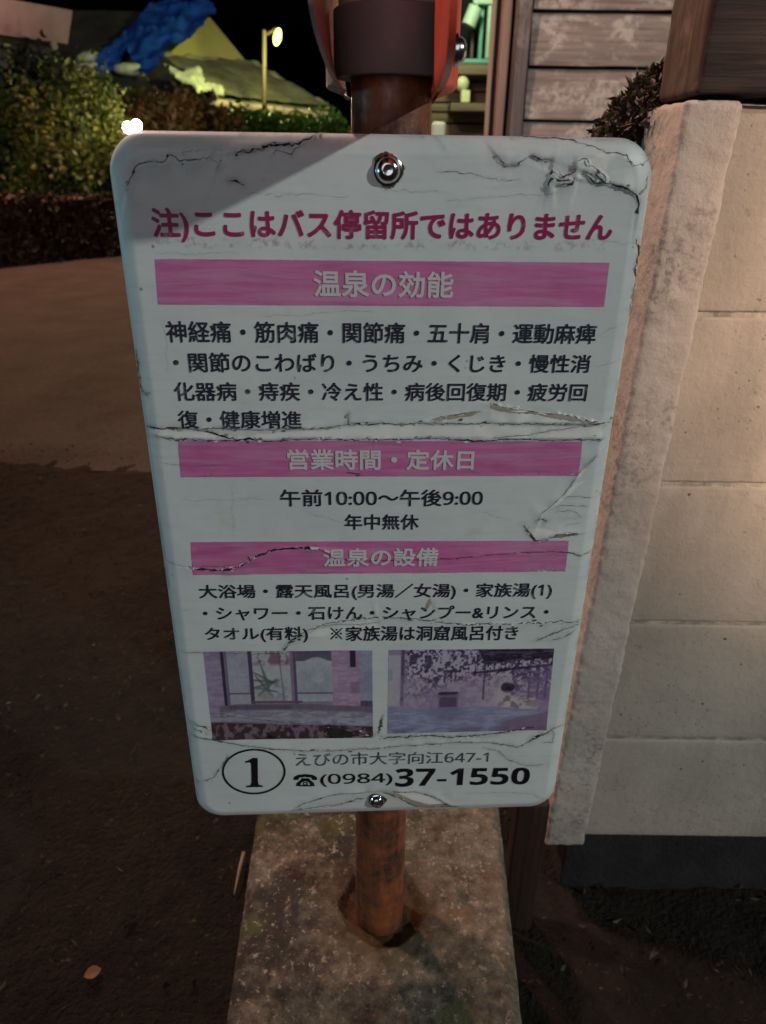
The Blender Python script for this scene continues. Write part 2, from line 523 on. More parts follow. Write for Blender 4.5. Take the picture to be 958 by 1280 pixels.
M = dict(
    enamel=m_enamel(),
    crack=simple('crack_dark', (0.022, 0.017, 0.018), 0.9, var=0.5, scale=90),
    hairline=simple('hairline', (0.10, 0.09, 0.095), 0.9, var=0.5, scale=90),
    chip=simple('bare_white', (0.62, 0.62, 0.58), 0.7, var=0.15, scale=90),
    primer=simple('bared_primer', (0.34, 0.29, 0.22), 0.8, var=0.3, scale=70),
    back=simple('grey_steel_back', (0.25, 0.25, 0.25), 0.5, 0.3),
    ink=m_ink('navy_ink', (0.018, 0.018, 0.034), 0.45, 0.56, 0.72),
    black=m_ink('black_ink', (0.008, 0.008, 0.010), 0.25, 0.6, 0.75),
    thin_ink=m_ink('faded_ink', (0.06, 0.06, 0.075), 0.5, 0.5, 0.7),
    crimson=m_ink('crimson_ink', (0.30, 0.010, 0.085), 0.4, 0.56, 0.72),
    band=m_band('pink_band', (0.56, 0.13, 0.33)),
    white_ink=m_ink('pale_lettering', (0.60, 0.58, 0.58), 0.5),
    print=m_photo(),
    block=m_block(),
    stucco=m_stucco(),
    mortar=simple('mortar', (0.30, 0.27, 0.225), 0.95, var=0.4, scale=60, bump=0.6),
    footing=simple('dark_footing', (0.012, 0.011, 0.012), 0.9, var=0.5, scale=20, bump=0.6, bdist=0.006),  # near-black footing colour
    pole=m_rust('rusty_pole_paint', (0.27, 0.082, 0.032), (0.075, 0.028, 0.016), (0.43, 0.58)),
    collar=simple('dark_grey_collar', (0.19, 0.17, 0.17), 0.55, var=0.15, scale=30, bump=0.1),
    pale=simple('pale_fitting', (0.55, 0.52, 0.38), 0.5, var=0.15, scale=40),
    red=m_rust('red_enamel', (0.78, 0.10, 0.05), (0.40, 0.07, 0.03), (0.60, 0.75)),
    plate=m_rust('bare_plate', (0.28, 0.22, 0.20), (0.16, 0.08, 0.05), (0.5, 0.7)),
    steel=simple('bolt_steel', (0.62, 0.60, 0.60), 0.18, 1.0, var=0.15, scale=200),
    bolt_dirt=simple('grime', (0.06, 0.05, 0.03), 0.9, var=0.5, scale=200),
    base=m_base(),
    char=m_wood('charred_timber', (0.014, 0.010, 0.010), (0.050, 0.034, 0.030), None, 'x', 130),
    end_lit_edge=m_wood('timber_end_lit_edge', (0.025, 0.014, 0.012), (0.085, 0.048, 0.038), (0.20, 0.125, 0.10), 'z', 60),
    board=m_wood('weathered_board', (0.20, 0.15, 0.13), (0.36, 0.27, 0.235), (0.50, 0.41, 0.35), 'x', 90, 0.85, 4.0, (0.48, 0.6)),
    post=m_wood('weathered_post', (0.10, 0.08, 0.078), (0.20, 0.155, 0.145), (0.33, 0.25, 0.21), 'z', 90),
    lightpost=m_wood('pale_post', (0.30, 0.21, 0.165), (0.44, 0.32, 0.26), None, 'z', 90),
    dark=simple('dark_cavity', (0.010, 0.009, 0.010), 0.95, var=0.3),
    asphalt=m_ground('asphalt', (0.052, 0.043, 0.038), (0.078, 0.064, 0.055), (0.13, 0.11, 0.095), 55, 0.7, 0.006, (0.6, 0.75)),
    verge=m_ground('gravelly_soil', (0.008, 0.006, 0.005), (0.026, 0.018, 0.013), (0.075, 0.055, 0.040), 26, 1.0, 0.02),
    soil=m_ground('dark_soil', (0.007, 0.006, 0.006), (0.014, 0.011, 0.010), (0.03, 0.026, 0.02), 26, 1.0, 0.02),
    hedge=m_leaf('hedge_leaf', [(0.03, 0.010, 0.006), (0.065, 0.020, 0.010), (0.03, 0.022, 0.008), (0.085, 0.032, 0.015)]),
    bush=m_leaf('bush_leaf', [(0.02, 0.04, 0.008), (0.04, 0.075, 0.010), (0.12, 0.14, 0.015), (0.19, 0.19, 0.02), (0.20, 0.13, 0.06)]),
    conifer=m_leaf('dark_leaf', [(0.010, 0.014, 0.008), (0.018, 0.025, 0.012)]),
    autumn=m_leaf('autumn_leaf', [(0.16, 0.07, 0.02), (0.20, 0.11, 0.035), (0.10, 0.09, 0.02), (0.24, 0.13, 0.06)]),
    green=m_leaf('fresh_leaf', [(0.05, 0.12, 0.012), (0.10, 0.20, 0.02), (0.17, 0.24, 0.03)]),
    stem=simple('stem_bark', (0.06, 0.04, 0.03), 0.9),
    tarp=simple('blue_tarp', (0.012, 0.060, 0.33), 0.4, var=0.35, scale=2.2, bump=0.5, bdist=0.04),
    gable=simple('gable_plaster', (0.33, 0.29, 0.11), 0.85, var=0.12, scale=1.2),
    roof=simple('mossy_thatch', (0.13, 0.125, 0.085), 0.95, var=0.45, scale=2.2, bump=0.8, bdist=0.05),
    ridge=simple('ridge_thatch', (0.21, 0.20, 0.13), 0.95, var=0.4, scale=3, bump=0.6, bdist=0.04),
    darkroof=simple('unlit_roof', (0.035, 0.031, 0.028), 0.8, var=0.4, scale=1.5, bump=0.6, bdist=0.05),  # main slope's lack of light put into a darker roof colour
    housewall=m_wood('house_boards', (0.16, 0.085, 0.045), (0.30, 0.17, 0.09), None, 'z', 6),
    eavewood=simple('eave_edge', (0.36, 0.27, 0.22), 0.7, var=0.2, scale=2),
    fascia=simple('painted_fascia', (0.40, 0.28, 0.24), 0.6, var=0.12, scale=2.0),
    whiteish=simple('weathered_white', (0.5, 0.48, 0.42), 0.7, var=0.2, scale=4),
    bag=simple('pale_sacking', (0.42, 0.45, 0.34), 0.8, var=0.3, scale=5, bump=0.5, bdist=0.03),
    lamppole=simple('lamp_pole_paint', (0.04, 0.028, 0.014), 0.6, var=0.2, scale=3),
    winframe=simple('green_paint', (0.46, 0.62, 0.42), 0.5, var=0.12, scale=6),
    teal=simple('teal_paint', (0.16, 0.40, 0.31), 0.5, var=0.15, scale=6),
    shelfwood=m_wood('porch_wood', (0.12, 0.085, 0.05), (0.23, 0.17, 0.10), None, 'x', 40),
    lampglow=m_emit('lit_lens', (0.62, 1.0, 0.14), 4.5),
    whiteglow=m_emit('lit_bulb', (1.0, 0.86, 0.74), 110.0),
    palebulb=simple('pale_globe', (0.72, 0.72, 0.38), 0.35, var=0.08, scale=10),
    deadleaf=simple('dead_leaf', (0.13, 0.062, 0.022), 0.7, var=0.3, scale=60),
    straw=simple('dry_straw', (0.22, 0.155, 0.09), 0.8, var=0.3, scale=80),
    stake=m_wood('stake_wood', (0.014, 0.009, 0.007), (0.04, 0.023, 0.016), None, 'z', 90),
    litter=m_leaf('ground_litter', [(0.015, 0.011, 0.008), (0.035, 0.024, 0.015), (0.06, 0.04, 0.022), (0.12, 0.085, 0.055)], 0.8),
    moss=m_leaf('moss_scrap', [(0.02, 0.015, 0.01), (0.05, 0.032, 0.018), (0.12, 0.06, 0.02), (0.20, 0.12, 0.035)]),
)

# ------------------------------------------------------------------ the ground
def sheet(name, poly, z, mat, n=None):
    mb = MB()
    mb.add([(x, y, z) for x, y in poly], [tuple(range(len(poly)))])
    o = mb.build(name, mat)
    return tag(o, kind='structure')

sheet('ground', [(-150, -60), (150, -60), (150, 240), (-150, 240)], 0.0, M['soil'])
sheet('road', [(-40, 2.72), (-2.2, 2.66), (-0.2, 2.60), (0.9, 2.75), (1.2, 3.4), (1.4, 60), (-0.2, 60), (-2.2, 13.6), (-3.2, 10.9), (-4.6, 8.3), (-9.0, 3.6 + 2.4), (-40, 5.4)], 0.012, M['asphalt'])

def verge():
    xs = np.linspace(-3.4, 0.75, 150)
    ys = np.linspace(-0.6, 2.80, 130)
    X, Y = np.meshgrid(xs, ys)
    P = np.stack([X.ravel(), Y.ravel(), np.zeros(X.size)], 1)
    h = 0.012 + 0.012 * fbm(P, 7, 3, 4) + 0.010 * np.maximum(0, vnoise(P, 30, 8) - 0.35) + 0.006 * vnoise(P, 55, 12)
    edge = 2.66 + 0.10 * vnoise(P, 2.5, 21) + 0.06 * vnoise(P, 9, 22) + 0.04 * vnoise(P, 30, 23)
    h = h - 0.026 * np.clip((P[:, 1] - edge) / 0.16, -0.3, 1.5)
    P[:, 2] = h + 0.008
    mb = MB()
    mb.grid(P, len(xs), len(ys))
    o = mb.build('verge', M['verge'], smooth=True, sharp=0)
    return tag(o, kind='structure')
verge()

def litter_scatter():
    rg = np.random.default_rng(77)
    n = 5200
    P = np.stack([rg.uniform(-3.2, 0.7, n), rg.uniform(-0.2, 2.9, n), np.zeros(n)], 1)
    P = P[vnoise(P, 2.2, 78) + 0.5 * vnoise(P, 7, 79) + rg.normal(size=n) * 0.35 > -0.05]
    n = len(P)
    P[:, 2] = 0.034 + 0.006 * rg.random(n)
    mb = MB()
    hs = []
    for i in range(n):
        x, y, z = P[i]
        a = rg.uniform(0, 6.28); L = rg.uniform(0.003, 0.010); W = L * rg.uniform(0.12, 0.5)
        ca, sa = math.cos(a), math.sin(a)
        tl = rg.normal(0, 0.003, 4)
        q = [(-L, 0), (0, -W), (L, 0), (0, W)]
        mb.add([(x + u * ca - v * sa, y + u * sa + v * ca, z + tl[k] - 0.002 * (k % 2)) for k, (u, v) in enumerate(q)], [(0, 1, 2), (0, 2, 3)])
        hs += [rg.random() ** 2.2] * 4
    o = mb.build('leaf_litter', M['litter'])
    set_attr(o, 'hue', hs)
    return tag(o, kind='stuff')
litter_scatter()

# ------------------------------------------------------------------ the notice post
PSI = R(2.98)
S = Vector((-0.0011, 0.5108, CH - 0.2791))
SW, SH, CR = 0.353, 0.5978, 0.026
ZC = -0.0030      # the board reaches a little lower than its middle suggests
AX = Vector((math.cos(PSI), math.sin(PSI), 0))
NRM = Vector((math.sin(PSI), -math.cos(PSI), 0))

def UV(px, py):
    p = at_plane(px, py, S, NRM) - S
    return p.dot(AX), p.z

POLE = Vector((0.0020, 0.5108 + 0.040, 0))
BASE_TOP = CH - 0.772
post = empty('roadside_sign_post', (POLE.x, POLE.y, 0.0), 'rusty pole in a mossy concrete block carrying a peeling white Japanese notice board', 'sign post')

# concrete block
def conc():
    zt = BASE_TOP
    l0, r0 = at_z(320, 1020, zt), at_z(626, 1020, zt)
    l1, r1 = at_z(281, 1280, zt), at_z(655, 1280, zt)
    yb = 0.755
    yf = 0.30
    xl0 = l0.x + (l1.x - l0.x) * (yb - l0.y) / (l1.y - l0.y)
    xl1 = l0.x + (l1.x - l0.x) * (yf - l0.y) / (l1.y - l0.y)
    xr0 = r0.x + (r1.x - r0.x) * (yb - r0.y) / (r1.y - r0.y)
    xr1 = r0.x + (r1.x - r0.x) * (yf - r0.y) / (r1.y - r0.y)
    nu, nv = 128, 180
    s = np.linspace(0, 1, nu)
    t = np.linspace(0, 1, nv)
    Sg, T = np.meshgrid(s, t)
    Y = yf + (yb - yf) * T
    XL = xl1 + (xl0 - xl1) * T
    XR = xr1 + (xr0 - xr1) * T
    X = XL + (XR - XL) * Sg
    P = np.stack([X.ravel(), Y.ravel(), np.full(X.size, zt)], 1)
    d = np.minimum(np.minimum(P[:, 0] - XL.ravel(), XR.ravel() - P[:, 0]), np.minimum(P[:, 1] - yf, yb - P[:, 1]))
    rd = np.hypot(P[:, 0] - POLE.x - 0.004, P[:, 1] - POLE.y - 0.004)
    rim = 0.049 + 0.005 * vnoise(P, 40, 5)
    hole = np.clip((rim - rd) / 0.006, 0, 1)
    h = 0.0022 * fbm(P, 40, 9, 3) + 0.0014 * vnoise(P, 140, 10) + 0.003 * fbm(P, 9, 11, 2)
    e = np.clip(1 - d / 0.012, 0, 1) + 0.0
    h = h - 0.010 * e * e - 0.006 * np.maximum(0, vnoise(P, 45, 31)) * np.clip(1 - d / 0.02, 0, 1)
    h = h - 0.012 * hole - 0.004 * np.clip((0.075 - rd) / 0.04, 0, 1)
    P[:, 2] += h
    mb = MB()
    mb.grid(P, nu, nv)
    # sides
    def side(idx):
        top = P[idx]
        rows = [top]
        for k, z in enumerate((0.7, 0.35, 0.0)):
            q = top.copy()
            q[:, 2] = zt * z + (0.0 if z else -0.02)
            rows.append(q)
        mb.grid(np.concatenate(rows), len(idx), 4)
    side(np.arange(nu)[::-1]); side((nv - 1) * nu + np.arange(nu))
    side(np.arange(nv) * nu); side((np.arange(nv) * nu + nu - 1)[::-1])
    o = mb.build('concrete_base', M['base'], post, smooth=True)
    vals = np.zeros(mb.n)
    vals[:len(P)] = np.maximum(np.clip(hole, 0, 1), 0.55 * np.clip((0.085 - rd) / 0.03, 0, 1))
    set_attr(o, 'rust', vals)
conc()

mb = MB()
prof = [(0.0268 + (0.0005 if i % 2 else 0), z) for i, z in enumerate(np.linspace(BASE_TOP - 0.03, 1.62, 60))]
mb.lathe((POLE.x, POLE.y, 0), prof, n=40)
mb.build('pole', M['pole'], post, smooth=True, sharp=0)

# collar round the pole, with the pale fitting above it
cz0, cz1 = CH + 0.050, CH + 0.0865
mb = MB()
mb.lathe((POLE.x, POLE.y, 0), [(0.0275, cz0), (0.0368, cz0), (0.0380, cz0 + 0.0015), (0.0380, cz1), (0.0368, cz1 + 0.001), (0.0275, cz1 + 0.001)], n=56)
mb.build('collar', M['collar'], post, smooth=True)
mb = MB()
mb.lathe((POLE.x, POLE.y, 0), [(0.0275, cz1 + 0.0015), (0.0345, cz1 + 0.0015), (0.0345, cz1 + 0.04), (0.0275, cz1 + 0.04)], n=48)
mb.build('pole_fitting', M['pale'], post, smooth=True)

# two curved plates clamped either side of the pole, seen edge-on
def side_plate(side, mat, thick, edge, tall):
    front = [at_y(px, py, y) for px, py, y in edge]
    top = front[0]
    front = [Vector((top.x, top.y + 0.02, top.z + tall)), Vector((top.x, top.y, top.z + tall - 0.025))] + front
    # even steps along the edge
    P = []
    for a, b in zip(front[:-1], front[1:]):
        k = max(1, int((b - a).length / 0.006))
        P += [a.lerp(b, i / k) for i in range(k)]
    P.append(front[-1])
    for _ in range(6):
        P = [P[0]] + [(P[i - 1] + P[i] * 2 + P[i + 1]) / 4 for i in range(1, len(P) - 1)] + [P[-1]]
    nv = 41
    rows_i, rows_o = [], []
    for p in P:
        yb = 2 * POLE.y - p.y
        for j in range(nv):
            y = p.y + (yb - p.y) * j / (nv - 1)
            # pressed outwards where it passes the collar
            k = 0.0430 * math.exp(-(abs(y - POLE.y) / 0.062) ** 2.5) * min(1, max(0, (p.z - CH - 0.030) / 0.014))
            x = POLE.x + side * max(side * (p.x - POLE.x), k)
            rows_i.append((x - side * thick, y, p.z))
            rows_o.append((x, y, p.z))
    mb = MB()
    n = len(P)
    mb.grid(rows_i, nv, n, flip=side < 0)
    mb.grid(rows_o, nv, n, flip=side > 0)
    f = [(i * nv, (i + 1) * nv, n * nv + (i + 1) * nv, n * nv + i * nv) for i in range(n - 1)]
    f += [(i * nv + nv - 1, n * nv + i * nv + nv - 1, n * nv + (i + 1) * nv + nv - 1, (i + 1) * nv + nv - 1) for i in range(n - 1)]
    b = (n - 1) * nv
    f += [(b + j, b + j + 1, n * nv + b + j + 1, n * nv + b + j) for j in range(nv - 1)]
    mb.f += [q if side > 0 else q[::-1] for q in f]
    mb.m += [0] * len(f)
    return mb.build('side_plate', mat, post, smooth=True)
o = side_plate(1, M['red'], 0.0035, [(573, 0, 0.375), (572, 40, 0.377), (569, 70, 0.385), (563, 94, 0.42), (556, 111, 0.47), (550, 116, 0.53)], 0.22)
o['label'] = 'red enamelled curved plate on the right of the pole'
mb = MB()
bc = at_y(570, 63, 0.43)
mb.lathe((bc.x - 0.0005, bc.y, bc.z), [(0.0075, 0), (0.0075, 0.0014), (0.0062, 0.0018), (0.0058, 0.0034), (0.0046, 0.0050), (0.0024, 0.0059), (0.0001, 0.0062)], 'x', 24)
mb.build('bolt', M['steel'], o, smooth=True)
o = side_plate(-1, M['plate'], 0.0022, [(382, 0, 0.405), (390, 34, 0.42), (401, 67, 0.44), (412, 94, 0.47), (423, 110, 0.50), (432, 114, 0.53)], 0.085)
o['label'] = 'bare metal curved plate on the left of the pole'

# ---- the board: cracks first (photo pixels of the marks on its face -> board coordinates)
def crop(ox, oy, sc, pts): return [(ox + x / sc, oy + y / sc) for x, y in pts]
CRK = []          # (uv polyline, width m, dirt radius, dirt amount)
LIFT = []         # (uv polyline, side, amp, width)
def crk(pts, wd=0.0007, dr=0.003, da=0.5):
    CRK.append(([UV(*p) for p in pts], wd, dr, da))
def lift(pts, side, amp, wd):
    LIFT.append(([UV(*p) for p in pts], side, amp, wd))
A1 = lambda p: crop(0, 0, 2.281, p)
A5 = lambda p: crop(480, 160, 2.737, p)
A6 = lambda p: crop(150, 380, 2.903, p)
A7 = lambda p: crop(470, 380, 2.903, p)
A8 = lambda p: crop(180, 600, 3.193, p)
A9 = lambda p: crop(470, 600, 3.193, p)
AA = lambda p: crop(220, 790, 3.548, p)
AB = lambda p: crop(460, 790, 3.42, p)
# top left
p = A1([(362, 545), (370, 510), (385, 475), (420, 460), (470, 462), (485, 443), (510, 458), (560, 455), (600, 448), (625, 465), (620, 480)])
crk(p, 0.0005, 0.003, 0.5); lift(p, 1, 0.0012, 0.010)
p = A1([(675, 436), (720, 430), (770, 415), (800, 412), (850, 410), (880, 395), (905, 380)])
crk(p, 0.0013, 0.004, 0.8); lift(p, -1, 0.0016, 0.008)
crk(A1([(770, 450), (790, 430), (830, 440), (845, 425), (870, 410)]), 0.0004)
crk(A1([(600, 450), (615, 425), (630, 430)]), 0.0003)
crk(A1([(530, 450), (520, 435), (560, 432), (600, 428)]), 0.0003, 0.002, 0.3)
crk(A1([(655, 516), (675, 512), (697, 527)]), 0.0014, 0.003, 0.9)
# top right
p = A5([(470, 22), (560, 30), (640, 35), (700, 60), (760, 80), (830, 95), (855, 130), (890, 128), (918, 100)])
crk(p, 0.0005, 0.002, 0.4); lift(p, 1, 0.001, 0.010)
p = A5([(382, 92), (400, 118), (425, 132), (460, 126), (500, 90), (540, 110), (578, 108), (575, 135), (565, 160)])
crk(p, 0.0005, 0.006, 0.55); lift(p, -1, 0.0018, 0.012)
p = A5([(560, 205), (568, 172), (600, 180), (645, 172), (640, 190), (600, 196)])
crk(p, 0.0012, 0.005, 0.8); lift(p, 1, 0.0022, 0.010)
p = A5([(575, 150), (610, 165), (650, 150), (655, 112), (690, 105), (700, 125), (740, 150), (765, 170), (758, 192), (720, 185), (690, 160)])
crk(p, 0.0006, 0.005, 0.6); lift(p, 1, 0.0020, 0.010)
p = A5([(690, 150), (722, 160), (750, 188), (790, 195), (830, 210), (862, 228), (872, 260), (868, 290)])
crk(p, 0.0008, 0.004, 0.7); lift(p, -1, 0.0022, 0.012)
crk(A5([(868, 230), (900, 200), (920, 160)]), 0.0005)
crk(A5([(180, 150), (240, 148), (290, 155), (370, 175), (470, 180)]), 0.0003, 0.002, 0.25)
crk(A5([(180, 30), (195, 50), (215, 78)]), 0.0003)
crk(A5([(870, 380), (880, 420), (868, 480), (872, 530), (858, 580), (850, 655)]), 0.0009, 0.003, 0.7)
# across the middle
p = A6([(95, 448), (150, 450), (230, 450), (300, 455), (340, 448), (450, 455), (560, 455), (640, 450), (720, 452), (780, 445), (830, 435), (900, 435), (958, 430)]) + \
    A7([(80, 435), (190, 430), (300, 432), (420, 430), (560, 432), (700, 435), (800, 432), (862, 432)])
crk(p, 0.0006, 0.003, 0.5); lift(p, -1, 0.0012, 0.006)
crk(A6([(95, 449), (150, 450), (235, 451)]), 0.0014, 0.003, 0.8)
crk(A6([(290, 455), (330, 462), (360, 475), (420, 490), (465, 492)]), 0.0013, 0.004, 0.8)
p = A6([(130, 480), (200, 488), (300, 492), (420, 495), (470, 488), (540, 495), (640, 490), (700, 487), (800, 492), (930, 490)]) + \
    A7([(0, 492), (120, 490), (200, 485), (300, 490), (360, 497), (460, 490), (540, 488), (580, 490), (640, 492), (720, 490), (825, 490)])
crk(p, 0.0007, 0.003, 0.6); lift(p, -1, 0.0014, 0.005)
crk(A7([(285, 488), (330, 495), (380, 492)]), 0.0016, 0.004, 0.8)
crk(A6([(415, 495), (470, 488), (500, 492)]), 0.0016, 0.003, 0.8)
crk(A6([(828, 398), (827, 420), (830, 436)]), 0.0009, 0.003, 0.7)
crk(A6([(830, 436), (870, 432), (940, 434)]), 0.0011, 0.003, 0.7)
crk(A7([(420, 485), (560, 472), (620, 460), (680, 452), (740, 442), (830, 431)]), 0.0004)
p = A7([(415, 358), (480, 372), (560, 384), (600, 398), (660, 394), (760, 418), (830, 432)])
crk(p, 0.0004, 0.003, 0.5); lift(p, 1, 0.0026, 0.010)
p = A7([(205, 418), (260, 405), (320, 395), (380, 388)])
crk(p, 0.0004, 0.002, 0.4); lift(p, 1, 0.0022, 0.008)
crk(A6([(55, 180), (62, 250), (75, 320), (100, 335)]), 0.0009, 0.003, 0.6)
crk(A6([(150, 575), (260, 590), (400, 580)]), 0.0002, 0.001, 0.2)
crk(A6([(820, 612), (850, 616), (878, 612)]), 0.0012, 0.003, 0.7)
# fold on the right
p = A7([(810, 545), (770, 590), (740, 622)]) + A9([(760, 60), (700, 110), (665, 140), (655, 165)])
lift(p, 1, 0.0030, 0.007); crk([(x - 3, y - 1) for x, y in p], 0.0004, 0.003, 0.3)
crk(A9([(590, 180), (605, 200), (622, 222), (640, 242), (665, 236)]), 0.0014, 0.004, 0.8)
crk(A9([(640, 165), (655, 152), (680, 160), (670, 175)]), 0.0012, 0.004, 0.8)
p = A9([(680, 238), (725, 212), (800, 213)])
lift(p, -1, 0.0028, 0.006); crk(p, 0.0006, 0.003, 0.6)
for q in ([(740, 70), (800, 64), (880, 72)], [(700, 112), (760, 98), (850, 105)], [(720, 125), (790, 120), (820, 150)], [(760, 180), (820, 170)], [(760, 150), (800, 155)]):
    crk(A9(q), 0.0003, 0.002, 0.3)
# third band
p = A8([(80, 322), (120, 335), (195, 348), (300, 345), (370, 335), (420, 315)])
crk(p, 0.0004, 0.002, 0.3)
p = A8([(195, 350), (270, 358), (340, 355), (390, 340), (430, 310)])
crk(p, 0.0016, 0.002, 0.5); lift(p, 1, 0.0022, 0.006)
p = A8([(430, 310), (500, 285), (560, 272), (620, 268), (705, 272)])
crk(p, 0.0016, 0.002, 0.4); lift(p, 1, 0.0022, 0.007)
p = A8([(705, 272), (730, 285), (760, 312), (800, 315), (870, 318), (930, 322)]) + A9([(0, 320), (100, 318), (230, 315), (340, 310), (480, 295), (600, 288), (740, 285), (780, 290), (820, 300), (870, 285)])
crk(p, 0.0007, 0.002, 0.3); lift(p, -1, 0.0010, 0.006)
crk(A8([(415, 305), (428, 318)]), 0.0030, 0.003, 0.8)
crk(A8([(195, 340), (196, 356)]), 0.0016, 0.002, 0.6)
# facility lines
p = A8([(560, 680), (580, 650), (620, 620), (660, 600), (720, 575), (800, 560), (860, 552), (930, 545)]) + A9([(0, 545), (100, 548), (220, 560), (340, 575), (480, 570), (640, 568), (740, 563), (825, 562)])
crk(p, 0.0006, 0.003, 0.5); lift(p, 1, 0.0014, 0.008)
crk(A8([(560, 680), (585, 645), (625, 618)]), 0.0012, 0.005, 0.7)
crk(A8([(700, 590), (780, 572), (860, 575), (940, 565)]), 0.0003)
crk(A9([(240, 520), (215, 480), (200, 520)]), 0.0003)
crk(A9([(640, 640), (690, 620), (760, 590), (820, 580)]), 0.0007, 0.004, 0.6)
crk(A9([(700, 640), (750, 625), (800, 600)]), 0.0005, 0.004, 0.5)
crk(A8([(150, 688), (300, 690), (450, 695), (560, 690), (600, 682)]), 0.0004, 0.002, 0.4)
# under the photographs
crk(AA([(50, 392), (100, 410), (160, 432)]), 0.0007, 0.003, 0.5)
crk(AA([(60, 400), (90, 430), (150, 455)]), 0.0005, 0.003, 0.5)
p = AA([(90, 462), (200, 480), (300, 500), (400, 512), (550, 525), (700, 525), (850, 515)]) + AB([(0, 500), (100, 490), (250, 478), (400, 470), (520, 470), (640, 490), (700, 460), (760, 430), (800, 405), (842, 403)])
crk(p, 0.0006, 0.004, 0.5); lift(p, -1, 0.0014, 0.007)
crk(AA([(160, 374), (250, 372), (350, 385), (450, 395), (530, 405), (600, 402), (700, 412), (800, 428), (870, 438)]), 0.0005, 0.003, 0.4)
p = AB([(60, 452), (150, 447), (250, 440), (350, 447), (500, 438), (600, 425), (720, 400)])
crk(p, 0.0011, 0.005, 0.8)
crk(AB([(690, 465), (730, 440), (770, 425)]), 0.0022, 0.005, 0.9)
crk(AB([(780, 410), (800, 440), (790, 470), (740, 470)]), 0.0004)
crk(AB([(500, 495), (560, 510), (600, 545), (680, 570), (770, 566)]), 0.0004, 0.003, 0.5)
crk(AB([(45, 430), (55, 390), (68, 352)]), 0.0008, 0.002, 0.5)
crk(AA([(900, 450), (910, 405), (918, 370)]), 0.0007, 0.002, 0.5)
crk(AA([(640, 420), (690, 412), (760, 425), (820, 450), (880, 455)]), 0.0008, 0.004, 0.7)
p = AA([(90, 660), (130, 658), (170, 640), (200, 605), (235, 545)])
crk(p, 0.0005, 0.004, 0.5); lift(p, 1, 0.0012, 0.008)
# lens-shaped lifts at the bottom edge
p = AA([(510, 790), (560, 760), (640, 730), (740, 712), (860, 708)])
crk(p, 0.0004, 0.003, 0.5); lift(p, -1, 0.0024, 0.008)
p = AB([(110, 680), (200, 680), (280, 700), (340, 735), (380, 748)])
crk(p, 0.0004, 0.003, 0.5); lift(p, -1, 0.0024, 0.008)
crk(AB([(60, 682), (130, 705), (200, 742), (260, 750), (380, 748)]), 0.0009, 0.005, 0.7)
crk(AA([(520, 792), (620, 775), (720, 765), (800, 740), (850, 735)]), 0.0006, 0.004, 0.5)
crk(AB([(420, 690), (600, 685), (700, 690), (760, 720)]), 0.0002, 0.002, 0.2)
# hair cracks
for px0, py0, px1, py1 in ((195, 318, 300, 316), (210, 470, 205, 400), (290, 605, 293, 672), (300, 240, 440, 246), (560, 250, 700, 240), (480, 236, 560, 240), (230, 625, 330, 622),
                           (380, 640, 440, 656), (600, 640, 640, 650), (740, 300, 800, 306), (740, 420, 786, 405), (735, 460, 775, 450), (215, 760, 240, 764), (330, 395, 470, 388), (640, 860, 690, 866)):
    k = 6
    crk([(px0 + (px1 - px0) * i / k + random.uniform(-2, 2), py0 + (py1 - py0) * i / k + random.uniform(-2, 2)) for i in range(k + 1)], 0.00011, 0.0012, 0.12)

PALE = [  # bared / cleaner patches, photo pixels
    A6([(95, 455), (300, 460), (420, 480), (640, 462), (830, 445), (958, 438)]) + A7([(100, 442), (400, 440), (700, 445), (820, 440), (820, 482), (600, 485), (300, 480), (0, 485)]) + A6([(640, 484), (420, 488), (200, 482), (120, 474)]),
    A7([(415, 362), (480, 378), (560, 392), (640, 402), (760, 424), (560, 428), (420, 424)]),
    A7([(795, 560), (760, 600), (740, 630), (725, 620), (760, 585)]) + [],
    A9([(835, 5), (700, 118), (690, 105), (800, 10)]),
    A9([(640, 240), (700, 215), (790, 212), (720, 205), (660, 190), (610, 195)]),
    A5([(700, 130), (750, 165), (772, 100), (740, 85), (700, 110)]),
    AB([(100, 690), (210, 682), (280, 705), (330, 735), (220, 738)]),
    A8([(640, 620), (720, 585), (800, 568), (930, 555), (930, 590), (800, 600), (700, 625)]),
]
BARE = [  # film torn away to the brownish primer
    A7([(205, 415), (260, 404), (320, 394), (380, 388), (350, 405), (280, 412), (215, 422)]),
    A7([(416, 358), (480, 374), (560, 386), (600, 392), (560, 395), (480, 389), (420, 378)]),
    A7([(560, 390), (600, 400), (660, 396), (760, 420), (830, 433), (740, 424), (640, 410)]),
    A9([(690, 232), (730, 212), (790, 212), (810, 215), (760, 226)]),
    A9([(770, 205), (800, 208), (806, 216), (770, 222)]),
    A9([(208, 485), (222, 470), (212, 510), (198, 520)]),
    AB([(60, 684), (130, 706), (200, 742), (290, 744), (200, 720), (120, 688)]),
    AB([(205, 740), (330, 735), (385, 750), (260, 752)]),
]
HOLE = [AA([(665, 432), (690, 427), (740, 430), (790, 446), (812, 458), (770, 464), (720, 468), (690, 460)])]

def polydist(P, line):
    """unsigned distance, sign (which side) to a polyline in uv"""
    best = np.full(len(P), 1e9)
    sg = np.zeros(len(P))
    for (a, b) in zip(line[:-1], line[1:]):
        a, b = np.array(a), np.array(b)
        ab = b - a
        L2 = max(ab @ ab, 1e-12)
        t = np.clip(((P - a) @ ab) / L2, 0, 1)
        q = a + t[:, None] * ab
        d = np.linalg.norm(P - q, axis=1)
        s = np.sign((P[:, 0] - a[0]) * ab[1] - (P[:, 1] - a[1]) * ab[0])   # + : right of travel
        m = d < best
        best[m] = d[m]; sg[m] = s[m]
    return best, sg

